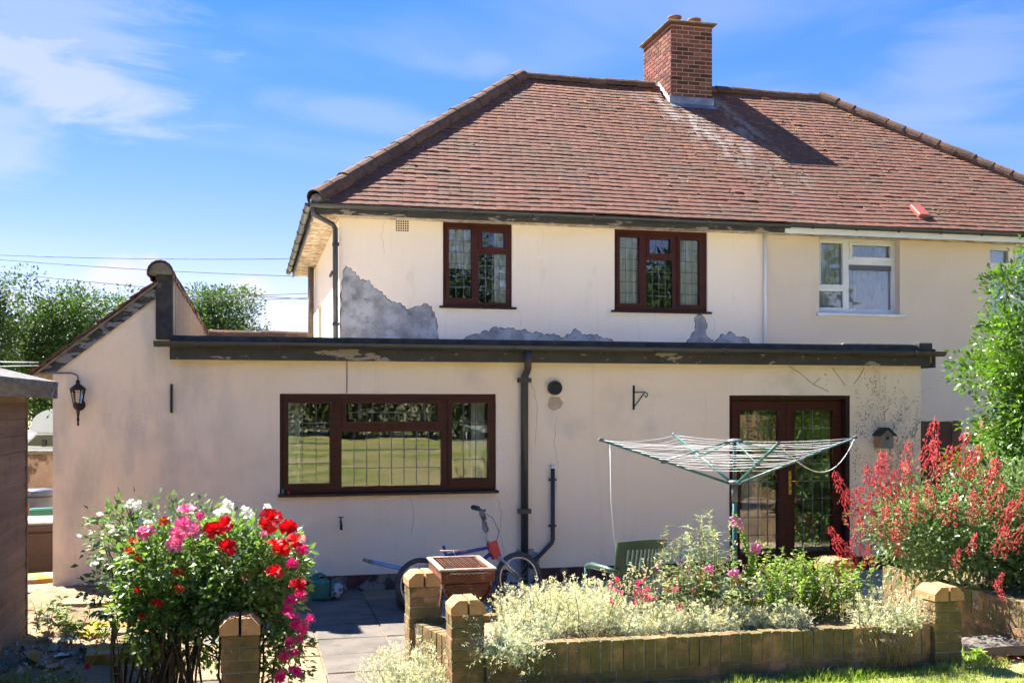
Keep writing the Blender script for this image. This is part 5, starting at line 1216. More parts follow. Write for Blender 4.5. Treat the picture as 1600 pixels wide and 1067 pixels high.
# two small things on the window sill
for (x, mat, lab) in ((442, 'teal_can', 'tiny teal bottle on the left end of the window sill'), (451, 'red_paint', 'tiny red tub next to the bottle on the window sill')):
    p = P(x, 768, WY - .03)
    tag(MB().lathe([(0, 0), (.016, 0), (.017, .03), (.012, .05 if mat == 'teal_can' else .032), (.008, .062 if mat == 'teal_can' else .035), (0, .063 if mat == 'teal_can' else .035)], 10, Matrix.Translation((p.x, WY - .045, 1.0665))).build('bottle' if mat == 'teal_can' else 'tub', M[mat]), lab, 'bottle' if mat == 'teal_can' else 'tub')

# ================================================================== plants
def unit(a): return a / np.maximum(np.linalg.norm(a, axis=-1, keepdims=True), 1e-9)
def leaf_arrays(pos, d, up, L_, W, fold=.18, droop=.12):
    d = unit(d); n = unit(up - (up * d).sum(-1, keepdims=True) * d); s = np.cross(d, n)
    L_ = np.broadcast_to(np.asarray(L_, float), (len(pos),))[:, None]; W = np.broadcast_to(np.asarray(W, float), (len(pos),))[:, None]
    mid = pos + d * L_ * .45
    V = np.stack([pos, mid + s * W / 2 + n * W * fold, mid, mid - s * W / 2 + n * W * fold, pos + d * L_ - n * L_ * droop], 1).reshape(-1, 3)
    b = (np.arange(len(pos)) * 5)[:, None]
    Fc = np.concatenate([b + np.array([[0, 2, 1]]), b + np.array([[0, 3, 2]]), b + np.array([[1, 2, 4]]), b + np.array([[2, 3, 4]])], 0)
    return V, Fc
def blade_arrays(pos, d, L_, W):                 # slender two-face leaves
    d = unit(d); s = unit(np.cross(d, unit(rng.normal(size=pos.shape)))); 
    L_ = np.broadcast_to(np.asarray(L_, float), (len(pos),))[:, None]; W = np.broadcast_to(np.asarray(W, float), (len(pos),))[:, None]
    V = np.stack([pos, pos + d * L_ * .5 + s * W / 2, pos + d * L_, pos + d * L_ * .5 - s * W / 2], 1).reshape(-1, 3)
    return V, (np.arange(len(pos)) * 4)[:, None] + np.array([[0, 1, 2, 3]])
def leaves(name, parent, pos, d, up, L_, W, mat, **k):
    V, Fc = leaf_arrays(pos, d, up, L_, W, **k); o = link(name, np_mesh(name, V, Fc, mat), parent); o['kind'] = 'stuff'; return o
def sph(n): return unit(rng.normal(size=(n, 3)))
def crown_clusters(c, r, n, shell=.55, bump=.22):
    dv = sph(n); rad = rng.uniform(shell, 1.0, (n, 1)); b = 1 + bump * np.sin(dv[:, :1] * 5 + 1) * np.cos(dv[:, 1:2] * 4 + dv[:, 2:] * 3)
    return np.array(c) + dv * rad * b * np.array(r), dv
def tree(name, label, loc, crown, radii, ncl, nleaf, size, mat, group=None, cl_r=.20, cat='tree', limbs=22, trunk_r=.16, shell=.35, spray=.0, bare=0):
    loc = Vector(loc); t = root(name, label, cat, loc, group=group); c = Vector(crown) - loc
    cen, dv = crown_clusters(c, radii, ncl, shell)
    cen = cen[cen[:, 2] > .15] if c.z - radii[2] < .15 else cen
    mb = MB(); fork = Vector((c.x * .5, c.y * .5, max(.3, c.z - radii[2] * .65)))
    mb.tube([(0, 0, -.05), fork * .5 + Vector((.05, 0, 0)), fork], [trunk_r, trunk_r * .8, trunk_r * .65], 10)
    for k in rng.choice(len(cen), min(limbs, len(cen)), replace=False):
        e = Vector(cen[k]); m_ = fork.lerp(e, .5) + Vector((random.gauss(0, .1), random.gauss(0, .1), .1)) * radii[2] * .3
        mb.tube([fork, m_, e], [trunk_r * .5, trunk_r * .28, trunk_r * .08], 6)
    mb.build('trunk', M['bark'], t)
    w = rng.uniform(.5, 1.5, len(cen)); idx = rng.choice(len(cen), nleaf, p=w / w.sum())
    R_ = min(radii) * cl_r; off = np.clip(rng.normal(size=(nleaf, 3)), -1.6, 1.6) * R_ * np.array([1, 1, .75])
    pos = cen[idx] + off; d = unit(off) + unit(pos - np.array(c)) * .6 + np.array([0, 0, -.15]) + rng.normal(size=(nleaf, 3)) * .4
    up = np.array([0, 0, 1.0]) + rng.normal(size=(nleaf, 3)) * .55; L_ = size * rng.uniform(.6, 1.35, nleaf)
    leaves('crown', t, pos, d, up, L_, L_ * .55, M[mat]); return t
# trees beyond the yard
p = S(110, 700, 38); tree('broadleaf_tree', 'leafy green tree behind the lean-to, left of its slope', (p.x, p.y, -1.2), S(95, 540, 38), (2.5, 2.0, 2.15), 170, 30000, .125, 'tree_leaf', 'trees beyond the yard')
p = S(195, 700, 44); tree('broadleaf_tree', 'thinner green tree peeping above the middle of the lean-to slope', (p.x, p.y, -1.2), S(190, 560, 44), (2.3, 1.8, 2.6), 90, 17000, .13, 'tree_leaf', 'trees beyond the yard')
p = S(-15, 700, 27); tree('broadleaf_tree', 'tall dark tree cut off by the left edge', (p.x, p.y, -1.2), S(-48, 520, 27), (1.05, 1.0, 2.2), 120, 18000, .10, 'tree_leaf_dark', 'trees beyond the yard')
p = S(345, 700, 52); tree('broadleaf_tree', 'rounded green tree rising above the flat roof', (p.x, p.y, -1.2), S(335, 535, 52), (2.6, 2.3, 2.65), 140, 28000, .15, 'tree_leaf', 'trees beyond the yard')
p = S(60, 720, 66); tree('broadleaf_tree', 'low pale tree filling the gap above the motorhome', (p.x, p.y, -1.2), S(60, 615, 66), (4.2, 2.0, 2.6), 90, 12000, .20, 'tree_leaf', 'trees beyond the yard')
# glossy shrub at the right
sh = S(1640, 620, 11.2); tree('laurel_shrub', 'tall glossy green shrub at the right edge', (sh.x, sh.y, 0), (sh.x + .15, sh.y, 1.75), (1.10, .9, 1.95), 360, 50000, .060, 'laurel', cl_r=.12, cat='shrub', limbs=26, trunk_r=.05, shell=.15)
# trees round the far end of the lawn, seen in the window glass
for k, (x, y, r, hgt) in enumerate(((-9, -37, 4.6, 12), (-2, -39, 5.0, 13.5), (5, -37, 4.8, 12.5), (12, -36, 5.2, 13.5), (20, -33, 5.4, 13), (17, -14, 4.0, 8.5), (14, 1.5, 3.2, 7.0), (-17, -32, 4.8, 11))):
    tree('garden_tree', 'leafy tree at the far edge of the lawn, reflected in the windows', (x, y, 0), (x, y, hgt * .52), (r, r * .8, hgt * .46), 150, 13000, .36, 'tree_leaf_dark', 'trees reflected in the windows')

def hedge():
    n = 26000; x = rng.uniform(-16, 26, n); y = -36.2 + rng.normal(0, .5, n); z = rng.uniform(0, 1, n) ** .8 * (3.2 + .8 * np.sin(x * .9) + .5 * np.sin(x * 2.3))
    pos = np.stack([x, y, z], 1); L_ = rng.uniform(.18, .36, n); V, Fc = leaf_arrays(pos, sph(n) + np.array([0, .6, .2]), np.array([0, .3, 1.0]) + rng.normal(size=(n, 3)) * .4, L_, L_ * .55)
    tag(link('hedge', np_mesh('hedge', V, Fc, M['tree_leaf_dark'])), 'overgrown hedge closing the far end of the lawn, reflected in the windows', 'hedge', kind='stuff')
hedge()
# ------------------------------------------------------------------ roses
def petal_bloom(name, mat, n=16, cup=.5, ruffle=.12):
    mb = MB(); g = 3
    for i in range(n):
        f = i / (n - 1); a = i * 2.399; open_ = .15 + 1.15 * f; ln = .35 + .65 * f; w = .35 + .45 * f
        vs = []
        for r in range(g + 1):
            for c in range(g + 1):
                t = r / g; s = (c / g - .5) * 2
                rad = ln * t * math.sin(open_) * (1 + .1 * s * s) + .03; z = ln * t * math.cos(open_) * .8 - .10 * f + (cup * .12 * s * s) + ruffle * t * math.sin(s * 4 + i * 2) * .5
                if t > .9: z -= .10 * f
                th = a + s * w * (.35 + .65 * t) / max(.35, .5 + rad * .8); vs.append((rad * math.cos(th), rad * math.sin(th), z))
        k = g + 1; mb.add(vs, [(q*k+c, q*k+c+1, (q+1)*k+c+1, (q+1)*k+c) for q in range(g) for c in range(g)], True)
    return mb.mesh(name, mat)
BL = {k: [petal_bloom('rose_bloom', M[m_], n=nn) for nn in (13, 17)] for k, m_ in (('r', 'red_rose'), ('p', 'pink_rose'), ('m', 'magenta_rose'), ('w', 'white_rose'), ('o', 'orange_rose'))}
def bush(name, label, base, blobs, leafmat, nleaf, size, ncane, flowers, cat='rose bush', cane_r=.007, spread=.17, woody='woody', up_bias=.5, flat=.55):
    """blobs: (centre, radii) world; flowers: (kind, pixel x, y, s, radius)"""
    base = Vector(base); t = root(name, label, cat, base); b = np.array(base)
    vols = np.array([q[1][0] * q[1][1] * q[1][2] for q in blobs]) ** .75; pos = []; dirs = []; cen_all = []
    for (c, r), v in zip(blobs, vols / vols.sum()):
        k = int(nleaf * v); ncl = max(6, k // 26); cc, dv = crown_clusters(c, r, ncl, .45, .18); cen_all.append(cc)
        idx = rng.integers(0, ncl, k); rad = (r[0] * r[1] * r[2]) ** (1 / 3) * spread
        off = np.clip(rng.normal(size=(k, 3)), -1.7, 1.7) * rad; pos.append(cc[idx] + off); dirs.append(unit(off) + dv[idx] * .8 + rng.normal(size=(k, 3)) * .45)
    cc = np.concatenate(cen_all); pos = np.concatenate(pos) - b; dirs = np.concatenate(dirs)
    up = np.array([0, 0, up_bias * 2]) + rng.normal(size=pos.shape) * .6; L_ = size * rng.uniform(.55, 1.4, len(pos))
    mb = MB()
    for i in range(ncane):
        e = Vector(cc[rng.integers(0, len(cc))] - b); s0 = Vector((random.gauss(0, .10), random.gauss(0, .08), -.03)); m_ = s0.lerp(e, .5); m_.z += .12; m_.x -= (e.x - s0.x) * .18
        mb.tube([s0, s0.lerp(m_, .5) + Vector((random.gauss(0, .02), random.gauss(0, .02), .03)), m_, e], [cane_r * 1.3, cane_r * 1.1, cane_r, cane_r * .4], 5)
    mb.build('canes', M[woody], t)['kind'] = 'stuff'
    leaves('foliage', t, pos, dirs, up, L_, L_ * flat, M[leafmat])
    stems = MB()
    for (k, x, y, s, r) in flowers:
        p = S(x, y, s) - base; a = Vector((random.gauss(0, .4), -.9 + random.gauss(0, .35), .75 + random.gauss(0, .3))).normalized()
        o = link('rose_bloom', BL[k][random.randrange(2)], t, p, (a.to_track_quat('Z', 'Y') @ Euler((0, 0, random.uniform(0, 6))).to_quaternion()).to_euler(), True, (r,) * 3)
        near = Vector(cc[np.argmin(((cc - b - np.array(p)) ** 2).sum(1))] - b); stems.tube([near, near.lerp(p, .5) + Vector((0, 0, -.02)), p - a * r * .1], .003, 5)
    if flowers: stems.build('flower_stalks', M['stem'], t)['kind'] = 'stuff'
    return t
f6 = lambda x, y: (120 + x / 3.592, 770 + y / 3.592)
def FL(k, lst, s, r): return [(k, *f6(x, y), s + random.uniform(-.12, .12), r * random.uniform(.85, 1.15)) for x, y in lst]
bush('red_rose_bush', 'rose bush with large red and magenta blooms behind the lone pillar', (-.02, 7.15, .03),
     [((-.12, 7.2, 1.02), (.42, .28, .24)), ((.17, 7.2, .95), (.19, .22, .30)), ((.22, 7.1, .45), (.14, .16, .33)), ((-.1, 7.15, .80), (.36, .25, .18)), ((-.3, 7.3, .52), (.55, .22, .16))], 'rose_leaf', 6900, .048, 34,
     FL('r', [(770,210),(835,180),(1095,140),(1110,285),(1190,200),(1230,265),(1110,440),(1240,515),(845,305),(1075,175),(1150,310)], 6.6, .066) + FL('r', [(805,515),(985,690)], 6.85, .03)
     + FL('m', [(1255,570),(1205,395),(1205,600),(1210,690),(1310,705),(1275,760),(1250,820),(1195,835),(1165,910),(1215,900),(1145,1030),(1225,1000),(1265,320),(1180,655),(1230,740)], 6.65, .043)
     + FL('w', [(820,95),(950,105),(1070,95),(845,70),(800,110)], 6.85, .046) + FL('p', [(940,480),(1050,225),(690,130)], 6.9, .035))
bush('pink_rose_bush', 'rose bush with ruffled pink blooms left of the lone pillar', (-.45, 7.15, .10),
     [((-.50, 7.2, 1.0), (.34, .28, .24)), ((-.55, 7.15, .74), (.30, .26, .20)), ((-.25, 7.12, .80), (.26, .24, .20))], 'rose_leaf', 5000, .050, 38,
     FL('p', [(375,210),(620,95),(565,225),(650,210),(560,285),(390,230),(600,180)], 6.65, .060) + FL('o', [(295,325),(310,270),(575,540),(580,450),(490,160),(345,375),(560,440)], 6.6, .036) + FL('r', [(430,610),(465,615),(340,547),(360,690),(60,975)], 6.6, .024), )
bush('white_rose_bush', 'pale loose rose with small white clusters at the back left', (-.72, 7.55, .12),
     [((-.80, 7.55, 1.10), (.22, .25, .28)), ((-.50, 7.6, 1.20), (.45, .25, .14)), ((-.85, 7.5, .82), (.18, .2, .18))], 'rose_leaf_pale', 1700, .042, 16,
     FL('w', [(320,70),(290,60),(340,85),(300,85),(200,210),(185,190),(210,235),(295,205),(280,190),(310,220),(115,385),(100,400),(130,395),(210,385),(190,375),(225,400),(365,155),(400,170),(10,245),(130,120),(165,385),(105,360),(510,150),(980,130),(305,45),(345,60),(275,75),(90,375),(240,380)], 7.05, .028), spread=.26)
# purple thistle-like bloom on a bent stem
p = S(167, 963, 6.9); pt = root('purple_flower', 'single ragged purple bloom on a thin stem left of the roses', 'flower', (p.x + .08, p.y, .10))
lp_ = p - Vector(pt.location)
MB().tube([(0, 0, 0), (.02, 0, .15), lp_ * .8 + Vector((.04, 0, 0)), lp_], .004, 6).build('stem', M['stem'], pt)
dv = sph(160); dv[:, 2] = np.abs(dv[:, 2]) * .8 - .15; dv[:, 1] -= .2
V, Fc = blade_arrays(np.repeat(np.array([lp_]), 160, 0) + dv * .005, dv, rng.uniform(.035, .062, 160), .018); link('bloom', np_mesh('bloom', V, Fc, M['purple_bloom']), pt)
link('leaf', np_mesh('leaf', *leaf_arrays(np.array([[.01, 0, .12], [.02, 0, .2], [.0, 0, .06]]), np.array([[1, -.3, .4], [-1, -.4, .5], [-.6, -.7, .3]]), np.array([[0, 0, 1.0]] * 3), .09, .035), M['weed']), pt)

# ------------------------------------------------------------------ red-flowered bush (drooping tubular flowers)
def spike_mesh(n, L_, wid, seed):
    r_ = random.Random(seed); mb = MB()
    mb.tube([(0, 0, 0), (0, 0, L_ * .6), (.01, 0, L_)], [.004, .003, .0015], 5)
    for i in range(n):
        f = r_.random() ** .8; z = L_ * (.12 + .86 * f); a = r_.uniform(0, 6.28); rad = wid * (1 - .72 * f) * r_.uniform(.45, 1.0)
        p = Vector((rad * math.cos(a), rad * math.sin(a), z - .012)); d = Vector((math.cos(a) * .35, math.sin(a) * .35, -1)).normalized(); l = r_.uniform(.018, .032) * (1 - .35 * f)
        mb.tube([p, p + d * l * .6, p + d * l], [.0020, .0036, .0052 * (1 - .3 * f)], 5, True)
    return mb
SPK = [spike_mesh(95, .34, .088, k).mesh('flower_spike', M['phy_flower']) for k in range(4)]
cbase = S(1470, 1000, 9.6); cb = Vector((6.75, 8.6, .40))
phb = bush('red_flowered_bush', 'broad bush with coral-red drooping flower spikes above the raised bed', cb,
     [((6.45, 8.45, 1.0), (.90, .60, .40)), ((7.1, 8.5, 1.12), (.72, .55, .46)), ((5.75, 8.45, .90), (.50, .42, .34)), ((7.0, 8.1, .70), (.85, .45, .26)), ((6.15, 8.3, .70), (.6, .4, .30))], 'phy_leaf', 19000, .058, 60, [], cat='shrub', spread=.2, flat=.45)
for (x, y, s, sc2, lean) in [(1325,765,9.1,1,-.6),(1335,800,9.1,1.1,-.7),(1318,840,9.0,.9,-.8),(1345,845,9.0,1.1,-.5),(1340,875,8.9,.9,-.8),(1362,770,9.2,1.2,-.3),(1375,740,9.3,1.1,-.2),(1365,810,9.0,1.1,-.4),(1390,790,9.1,1.1,-.3),(1385,830,8.9,1.0,-.4),(1402,765,9.3,1.1,-.1),(1412,720,9.5,.9,-.1),(1440,720,9.5,1.1,.0),(1450,705,9.6,1.2,.1),(1462,750,9.3,1.2,.0),(1470,725,9.6,.9,.1),(1490,720,9.6,1.2,.1),(1500,745,9.4,1.3,.2),(1515,730,9.6,1.1,.2),(1530,765,9.3,1.2,.25),(1545,790,9.1,1.2,.3),(1550,755,9.4,1.2,.2),(1560,815,8.9,1.1,.4),(1575,790,9.1,1.1,.4),(1520,800,9.0,1.0,.1),(1460,790,9.1,.9,.0),(1430,800,9.0,.9,-.1),(1405,850,8.8,.8,-.3),(1360,870,8.8,.8,-.5),(1515,845,8.8,.7,.2),(1555,850,8.8,.8,.3),(1480,800,9.0,.9,.1),(1410,820,8.9,.9,-.2),(1350,790,9.1,1.1,-.5),(1330,860,8.9,.9,-.9),(1490,865,8.7,.6,.1),(1555,900,8.5,.5,.3),(1575,840,8.8,.9,.5),(1425,760,9.3,1,-.1),(1380,760,9.3,1.2,-.3)]:
    p = S(x, y + 22, s) - cb; a = Vector((lean * .75 + random.gauss(0, .12), -.25 + random.gauss(0, .15), 1)).normalized()
    link('flower_spike', SPK[random.randrange(4)], phb, p, (a.to_track_quat('Z', 'Y') @ Euler((0, 0, random.uniform(0, 6))).to_quaternion()).to_euler(), True, (sc2 * random.uniform(.85, 1.1),) * 3)
for (x, y, s, d_, l) in ((1555, 905, 8.4, (.3, -.2, -1), .55), (1500, 968, 8.1, (-.9, -.2, -.5), .6), (1385, 705, 11.4, (0, 0, -1), .8)):
    p = S(x, y, s) - cb; link('flower_spike', SPK[random.randrange(4)], phb, p, Vector(d_).to_track_quat('Z', 'Y').to_euler(), True, (l,) * 3)

# ------------------------------------------------------------------ silver plants, weeds, foxgloves and herbs in the planter
def silver(label, x, y, z, rx, ry, h, n, trail=0, tips=.5, name='silver_shrub'):
    t = root(name, label, 'plant', (x, y, z), group='silver plants in and around the planter'); ns = n
    a = rng.uniform(0, 6.28, ns); r = np.sqrt(rng.uniform(0, 1, ns)); bx_ = np.stack([r * np.cos(a) * rx * .8, r * np.sin(a) * ry * .8, np.zeros(ns)], 1)
    hh = h * (1 - .4 * r * r) * rng.uniform(.45, 1.3, ns); d = np.stack([np.cos(a) * r * .55 + rng.normal(0, .26, ns), np.sin(a) * r * .55 + rng.normal(0, .26, ns), np.ones(ns)], 1)
    if trail: d[:, 1] -= trail * rng.uniform(0, 1.4, ns); d[:, 2] -= trail * .8 * rng.uniform(0, 1.6, ns)
    d = unit(d); per = 15; f = rng.uniform(.12, 1.0, (ns, per)); pos = (bx_[:, None] + d[:, None] * hh[:, None, None] * f[..., None]).reshape(-1, 3)
    ld = (d[:, None] * .8 + rng.normal(size=(ns, per, 3)) * .75).reshape(-1, 3)
    V, Fc = blade_arrays(pos, ld, rng.uniform(.018, .042, len(pos)), .0065); link('foliage', np_mesh('foliage', V, Fc, M['silver']), t)['kind'] = 'stuff'
    k = int(ns * tips); top = bx_[:k] + d[:k] * hh[:k, None]; q = 9
    tp_ = np.repeat(top, q, 0) + rng.normal(size=(k * q, 3)) * .007; V, Fc = blade_arrays(tp_, np.repeat(d[:k], q, 0) * .7 + rng.normal(size=(k * q, 3)) * .6, rng.uniform(.012, .028, k * q), .0085)
    link('flower_tips', np_mesh('flower_tips', V, Fc, M['silver_tip']), t)['kind'] = 'stuff'
    mb = MB()
    for i in range(0, ns, 6): mb.tube([bx_[i], bx_[i] + d[i] * hh[i]], [.003, .0015], 4)
    mb.build('stems', M['dry_stem'], t)['kind'] = 'stuff'; return t
silver('tall cream-tipped silver clump beside the rear planter pillar', 1.98, 7.74, .38, .17, .18, 0.29, 190, 0, .9)
silver('cream-tipped silver clump in front of the bicycle wheel', 2.30, 7.85, .38, .22, .18, 0.31, 240, 0, .9)
silver('low silver cushion just inside the front wall by the corner pillar', 1.90, 7.36, .38, .28, .2, 0.17, 300, 0, .5)
silver('pale silver cushion left of centre in the planter', 2.40, 7.55, .38, .32, .26, 0.24, 380, 0, .7)
silver('silver cushion at the middle of the planter front', 2.82, 7.34, .38, .32, .2, 0.19, 330, 0, .5)
silver('straw-coloured silver cushion below the pink flowers', 3.30, 7.33, .38, .32, .2, 0.19, 330, 0, .7)
silver('small silver cushion in front of the bright green herbs', 3.78, 7.30, .38, .28, .18, 0.17, 260, 0, .6)
silver('silver clump behind the planter centre next to the chair', 2.52, 7.90, .38, .28, .14, 0.26, 260, 0, .8)
silver('dry silver plant spilling over the wall by the right pillar', 4.58, 7.16, .40, .24, .14, .26, 300, .8, .8)
silver('bushy silver-green plant on the path left of the corner pillar', 1.05, 7.36, .0, .24, .24, .36, 420, 0, .55)
silver('shaded silver plant hanging over the front wall by the corner pillar', 1.66, 7.03, .42, .14, .07, .30, 200, 1.15, .2)
def dry_trail():
    mb = MB()
    for i in range(70):
        x = 4.52 + random.gauss(0, .07); z = .40; y = 6.99
        mb.tube([(x, y + .06, z), (x + random.gauss(0, .03), y - .05, z - .06), (x + random.gauss(0, .05), y - .06 - random.random() * .05, random.uniform(.12, .3))], [.003, .0025, .0012], 4)
    o = mb.build('straw_tangle', M['dry_stem']); tag(o, 'tangle of dry straw stems hanging down the wall by the right pillar', 'straw')
dry_trail()
def weed(name, label, x, y, z, h, nst, sp, lmat, lsize, flower=None, fsize=.02, nf=8, per=26, cat='plant', lw=.25, leany=0):
    t = root(name, label, cat, (x, y, z)); mb = MB(); P_ = []; D_ = []; FP = []
    for i in range(nst):
        b = Vector((random.gauss(0, sp * .5), random.gauss(0, sp * .4), 0)); hh = h * random.uniform(.65, 1.08); e = b + Vector((random.gauss(0, sp * .45), random.gauss(0, sp * .35) + leany, hh)); m_ = b.lerp(e, .5) + Vector((random.gauss(0, .02), random.gauss(0, .02), 0))
        mb.tube([b, m_, e], [.004, .003, .0015], 5)
        for k in range(per):
            f = random.uniform(.08, 1); q = b.lerp(m_, f * 2) if f < .5 else m_.lerp(e, f * 2 - 1); a = random.uniform(0, 6.28); P_.append(q); D_.append((math.cos(a), math.sin(a), random.uniform(.0, .9)))
        for k in range(nf): FP.append(e - Vector((0, 0, random.random() * hh * .16)) + Vector((random.gauss(0, .014), random.gauss(0, .014), random.gauss(0, .010))))
    mb.build('stems', M['stem'], t)['kind'] = 'stuff'; P_ = np.array([tuple(v) for v in P_]); D_ = np.array(D_); L_ = lsize * rng.uniform(.5, 1.3, len(P_))
    leaves('foliage', t, P_, D_, np.array([0, 0, 1.0]) + rng.normal(size=P_.shape) * .4, L_, L_ * lw, M[lmat], droop=.25)
    if flower:
        FP = np.repeat(np.array([tuple(v) for v in FP]), 5, 0); V, Fc = blade_arrays(FP, sph(len(FP)) + np.array([0, 0, .3]), fsize, fsize * .55); link('flowers', np_mesh('flowers', V, Fc, M[flower]), t)['kind'] = 'stuff'
    return t
weed('pink_flowers', 'low clump of small pink flowers in front of the garden chair', 2.92, 7.60, .38, .34, 26, .30, 'weed', .05, 'magenta_rose', .016, 7, 22)
weed('seeding_weed', 'wispy weed with fluffy heads against the garden chair', 3.22, 7.80, .38, .46, 14, .26, 'weed', .055, 'silver_tip', .018, 10, 24)
weed('willowherb', 'tall narrow grey-green weed right of the garden chair', 3.20, 7.72, .38, .72, 12, .20, 'weed', .07, 'dry_stem', .014, 8, 44, lw=.18)
weed('willowherb', 'tallest bushy grey-green weed left of the clothes-line pole', 3.44, 7.80, .38, .76, 17, .22, 'weed', .07, 'silver_tip', .014, 8, 46, lw=.18)
weed('mixed_weeds', 'tangle of yellowing green weeds under the foxgloves', 3.50, 7.52, .38, .40, 30, .34, 'weed', .07, 'dead_leaf', .02, 3, 26, lw=.4)
weed('mauve_flowers', 'thin-stemmed mauve flowers among the weeds', 3.28, 7.82, .38, .50, 10, .24, 'weed', .05, 'purple_bloom', .014, 6, 18)
for (x, y, h, n_, lab) in ((3.95, 7.62, .46, 26, 'bright green feathery herb nearest the foxgloves'), (4.25, 7.58, .44, 28, 'bright green feathery herb in front of the far pillar cap'), (4.52, 7.62, .42, 24, 'bright green feathery herb at the right end of the planter'), (4.10, 7.85, .52, 20, 'taller bright herb standing before the french doors')):
    weed('feathery_herb', lab, x, y, .38, h, n_, .26, 'herb', .036, 'white_rose' if n_ == 26 else None, .010, 1, 62, lw=.5)
for (x, y, h_, lab) in ((2.15, 7.45, .34, 'thin straw stems standing out of the left silver cushions'), (2.75, 7.6, .42, 'dry upright seed heads in front of the chair'), (3.75, 7.5, .44, 'dry bleached stems between the foxgloves and herbs'), (4.40, 7.35, .34, 'straw-coloured stems near the right pillar')):
    weed('dry_seedheads', lab, x, y, .38, h_, 20, .36, 'silver', .035, 'silver_tip', .012, 6, 12, lw=.2)
def foxglove(label, px_, py_, s, base, nb, nopen, lean):
    top = S(px_, py_, s); b = Vector((base[0], base[1], .38)); t = root('foxglove', label, 'foxglove', b, group='foxgloves in the planter'); e = top - b; m_ = Vector((lean, 0, e.z * .5))
    pt_ = lambda f: (Vector((0, 0, 0)).lerp(m_, f * 2) if f < .5 else m_.lerp(e, f * 2 - 1))
    MB().tube([pt_(f / 8) for f in range(9)], [.007 - .0005 * k for k in range(9)], 6).build('stem', M['stem'], t)
    pods = MB()
    for i in range(nb):
        f = .35 + .62 * i / nb; a = i * 2.4; q = pt_(f); d = Vector((math.cos(a), math.sin(a), .5)).normalized(); pods.tube([q, q + d * .016, q + d * .036], [.004, .012 * (1.15 - f * .5), .002], 6)
    pods.build('seed_pods', M['herb'], t)['kind'] = 'stuff'
    for i in range(nopen):
        f = .86 + .11 * i / nopen; a = i * 2.1 - 1.5; q = pt_(f); d = Vector((math.cos(a), math.sin(a) - .4, -.55)).normalized()
        MB().tube([q, q + d * .014, q + d * .03, q + d * .042], [.003, .009, .010, .015], 7, False).build('bell', M['foxglove'], t)
    k = 14; aa = rng.uniform(0, 6.28, k); leaves('leaves', t, np.stack([np.zeros(k), np.zeros(k), rng.uniform(.02, .28, k)], 1), np.stack([np.cos(aa), np.sin(aa), rng.uniform(.2, .9, k)], 1), np.array([[0, 0, 1.0]] * k), .13, .05, M['herb'], droop=.3)
foxglove('tallest foxglove, leaning towards the clothes-line pole', 1146, 798, 8.0, (3.64, 7.55), 60, 9, .06)
foxglove('second tallest foxglove, right of the pole', 1184, 842, 8.0, (3.68, 7.6), 46, 12, .0)
foxglove('short foxglove just left of the pole foot', 1147, 884, 7.9, (3.50, 7.5), 22, 8, .0)
foxglove('shortest faded foxglove furthest left', 1108, 876, 8.0, (3.33, 7.6), 20, 5, .0)

# ------------------------------------------------------------------ grass, litter, stones
def grass(name, label, x0, x1, y0, y1, z, n, h, mask=None, patchy=0):
    x = rng.uniform(x0, x1, n); y = rng.uniform(y0, y1, n)
    if mask is not None: k = mask(x, y); x, y = x[k], y[k]
    n = len(x); pos = np.stack([x, y, np.full(n, z)], 1); d = np.stack([rng.normal(0, .35, n), rng.normal(0, .35, n), np.ones(n)], 1)
    hh = h * rng.uniform(.4, 1.25, n) * (1 + .35 * np.sin(x * 7 + np.cos(y * 5) * 2))
    V, Fc = blade_arrays(pos, d, hh, .0055); o = link(name, np_mesh(name, V, Fc, M['grass'])); tag(o, label, 'grass', kind='stuff')
grass('grass', 'sunlit mown lawn grass in front of the planter', 1.25, 9.0, 4.9, 6.93, .10, 60000, .045)
grass('grass_tuft', 'longer grass along the foot of the planter wall', 3.2, 5.0, 6.80, 6.95, .10, 2600, .065)
grass('grass_tuft', 'shaded grass tufts by the shed foot at bottom left', -1.95, -1.1, 6.4, 8.0, .10, 2600, .13)
for (x, y, n_, lab) in ((3.75, 6.93, 220, 'coarse grass tussock at the foot of the planter wall'), (5.28, 6.90, 160, 'small grass tussock by the right pillar')):
    grass('grass_tussock', lab, x - .16, x + .16, y - .05, y + .03, .10, n_, .11)
weed('dandelion', 'bright leafy dandelion right of the planter pillar', 5.30, 7.05, .06, .12, 9, .10, 'herb', .10, None, per=8, lw=.35)
weed('dock_weed', 'dark leafy weed near the gap by the shed', -1.62, 9.9, .12, .26, 12, .16, 'weed', .07, None, per=14, lw=.5)
weed('dock_weed', 'leafy weed in the rubble left of the roses', -1.30, 9.3, .12, .18, 14, .20, 'herb', .06, None, per=10, lw=.4)
weed('thin_weed', 'thin seedling beside the mossy slabs', -.75, 8.2, .10, .22, 5, .08, 'weed', .05, None, per=8, lw=.3)
def slab_thing(label, px_, py_, w, d, h, rz, mat='moss_slab', z=.10, name='mossy_slab', cat='slab'):
    p = G(px_, py_, z); mb = MB(); n = 9
    poly = [(w / 2 * (1 if abs(math.cos(a)) > abs(math.sin(a)) else abs(math.cos(a) / math.sin(a))) * math.copysign(1, math.cos(a)) + random.gauss(0, .008), d / 2 * (1 if abs(math.sin(a)) >= abs(math.cos(a)) else abs(math.sin(a) / math.cos(a))) * math.copysign(1, math.sin(a)) + random.gauss(0, .008)) for a in [2 * math.pi * k / 16 + .02 for k in range(16)]]
    o = mb.prism(poly, 0, h, 'z').build(name, M[mat]); o.location = (p.x, p.y, z - .02); o.rotation_euler = (random.gauss(0, .02), random.gauss(0, .02), rz); return tag(o, label, cat)
slab_thing('broad mossy orange slab below the purple bloom', 190, 1030, .50, .34, .11, .1); slab_thing('mossy slab behind the purple bloom', 195, 985, .62, .55, .07, -.1)
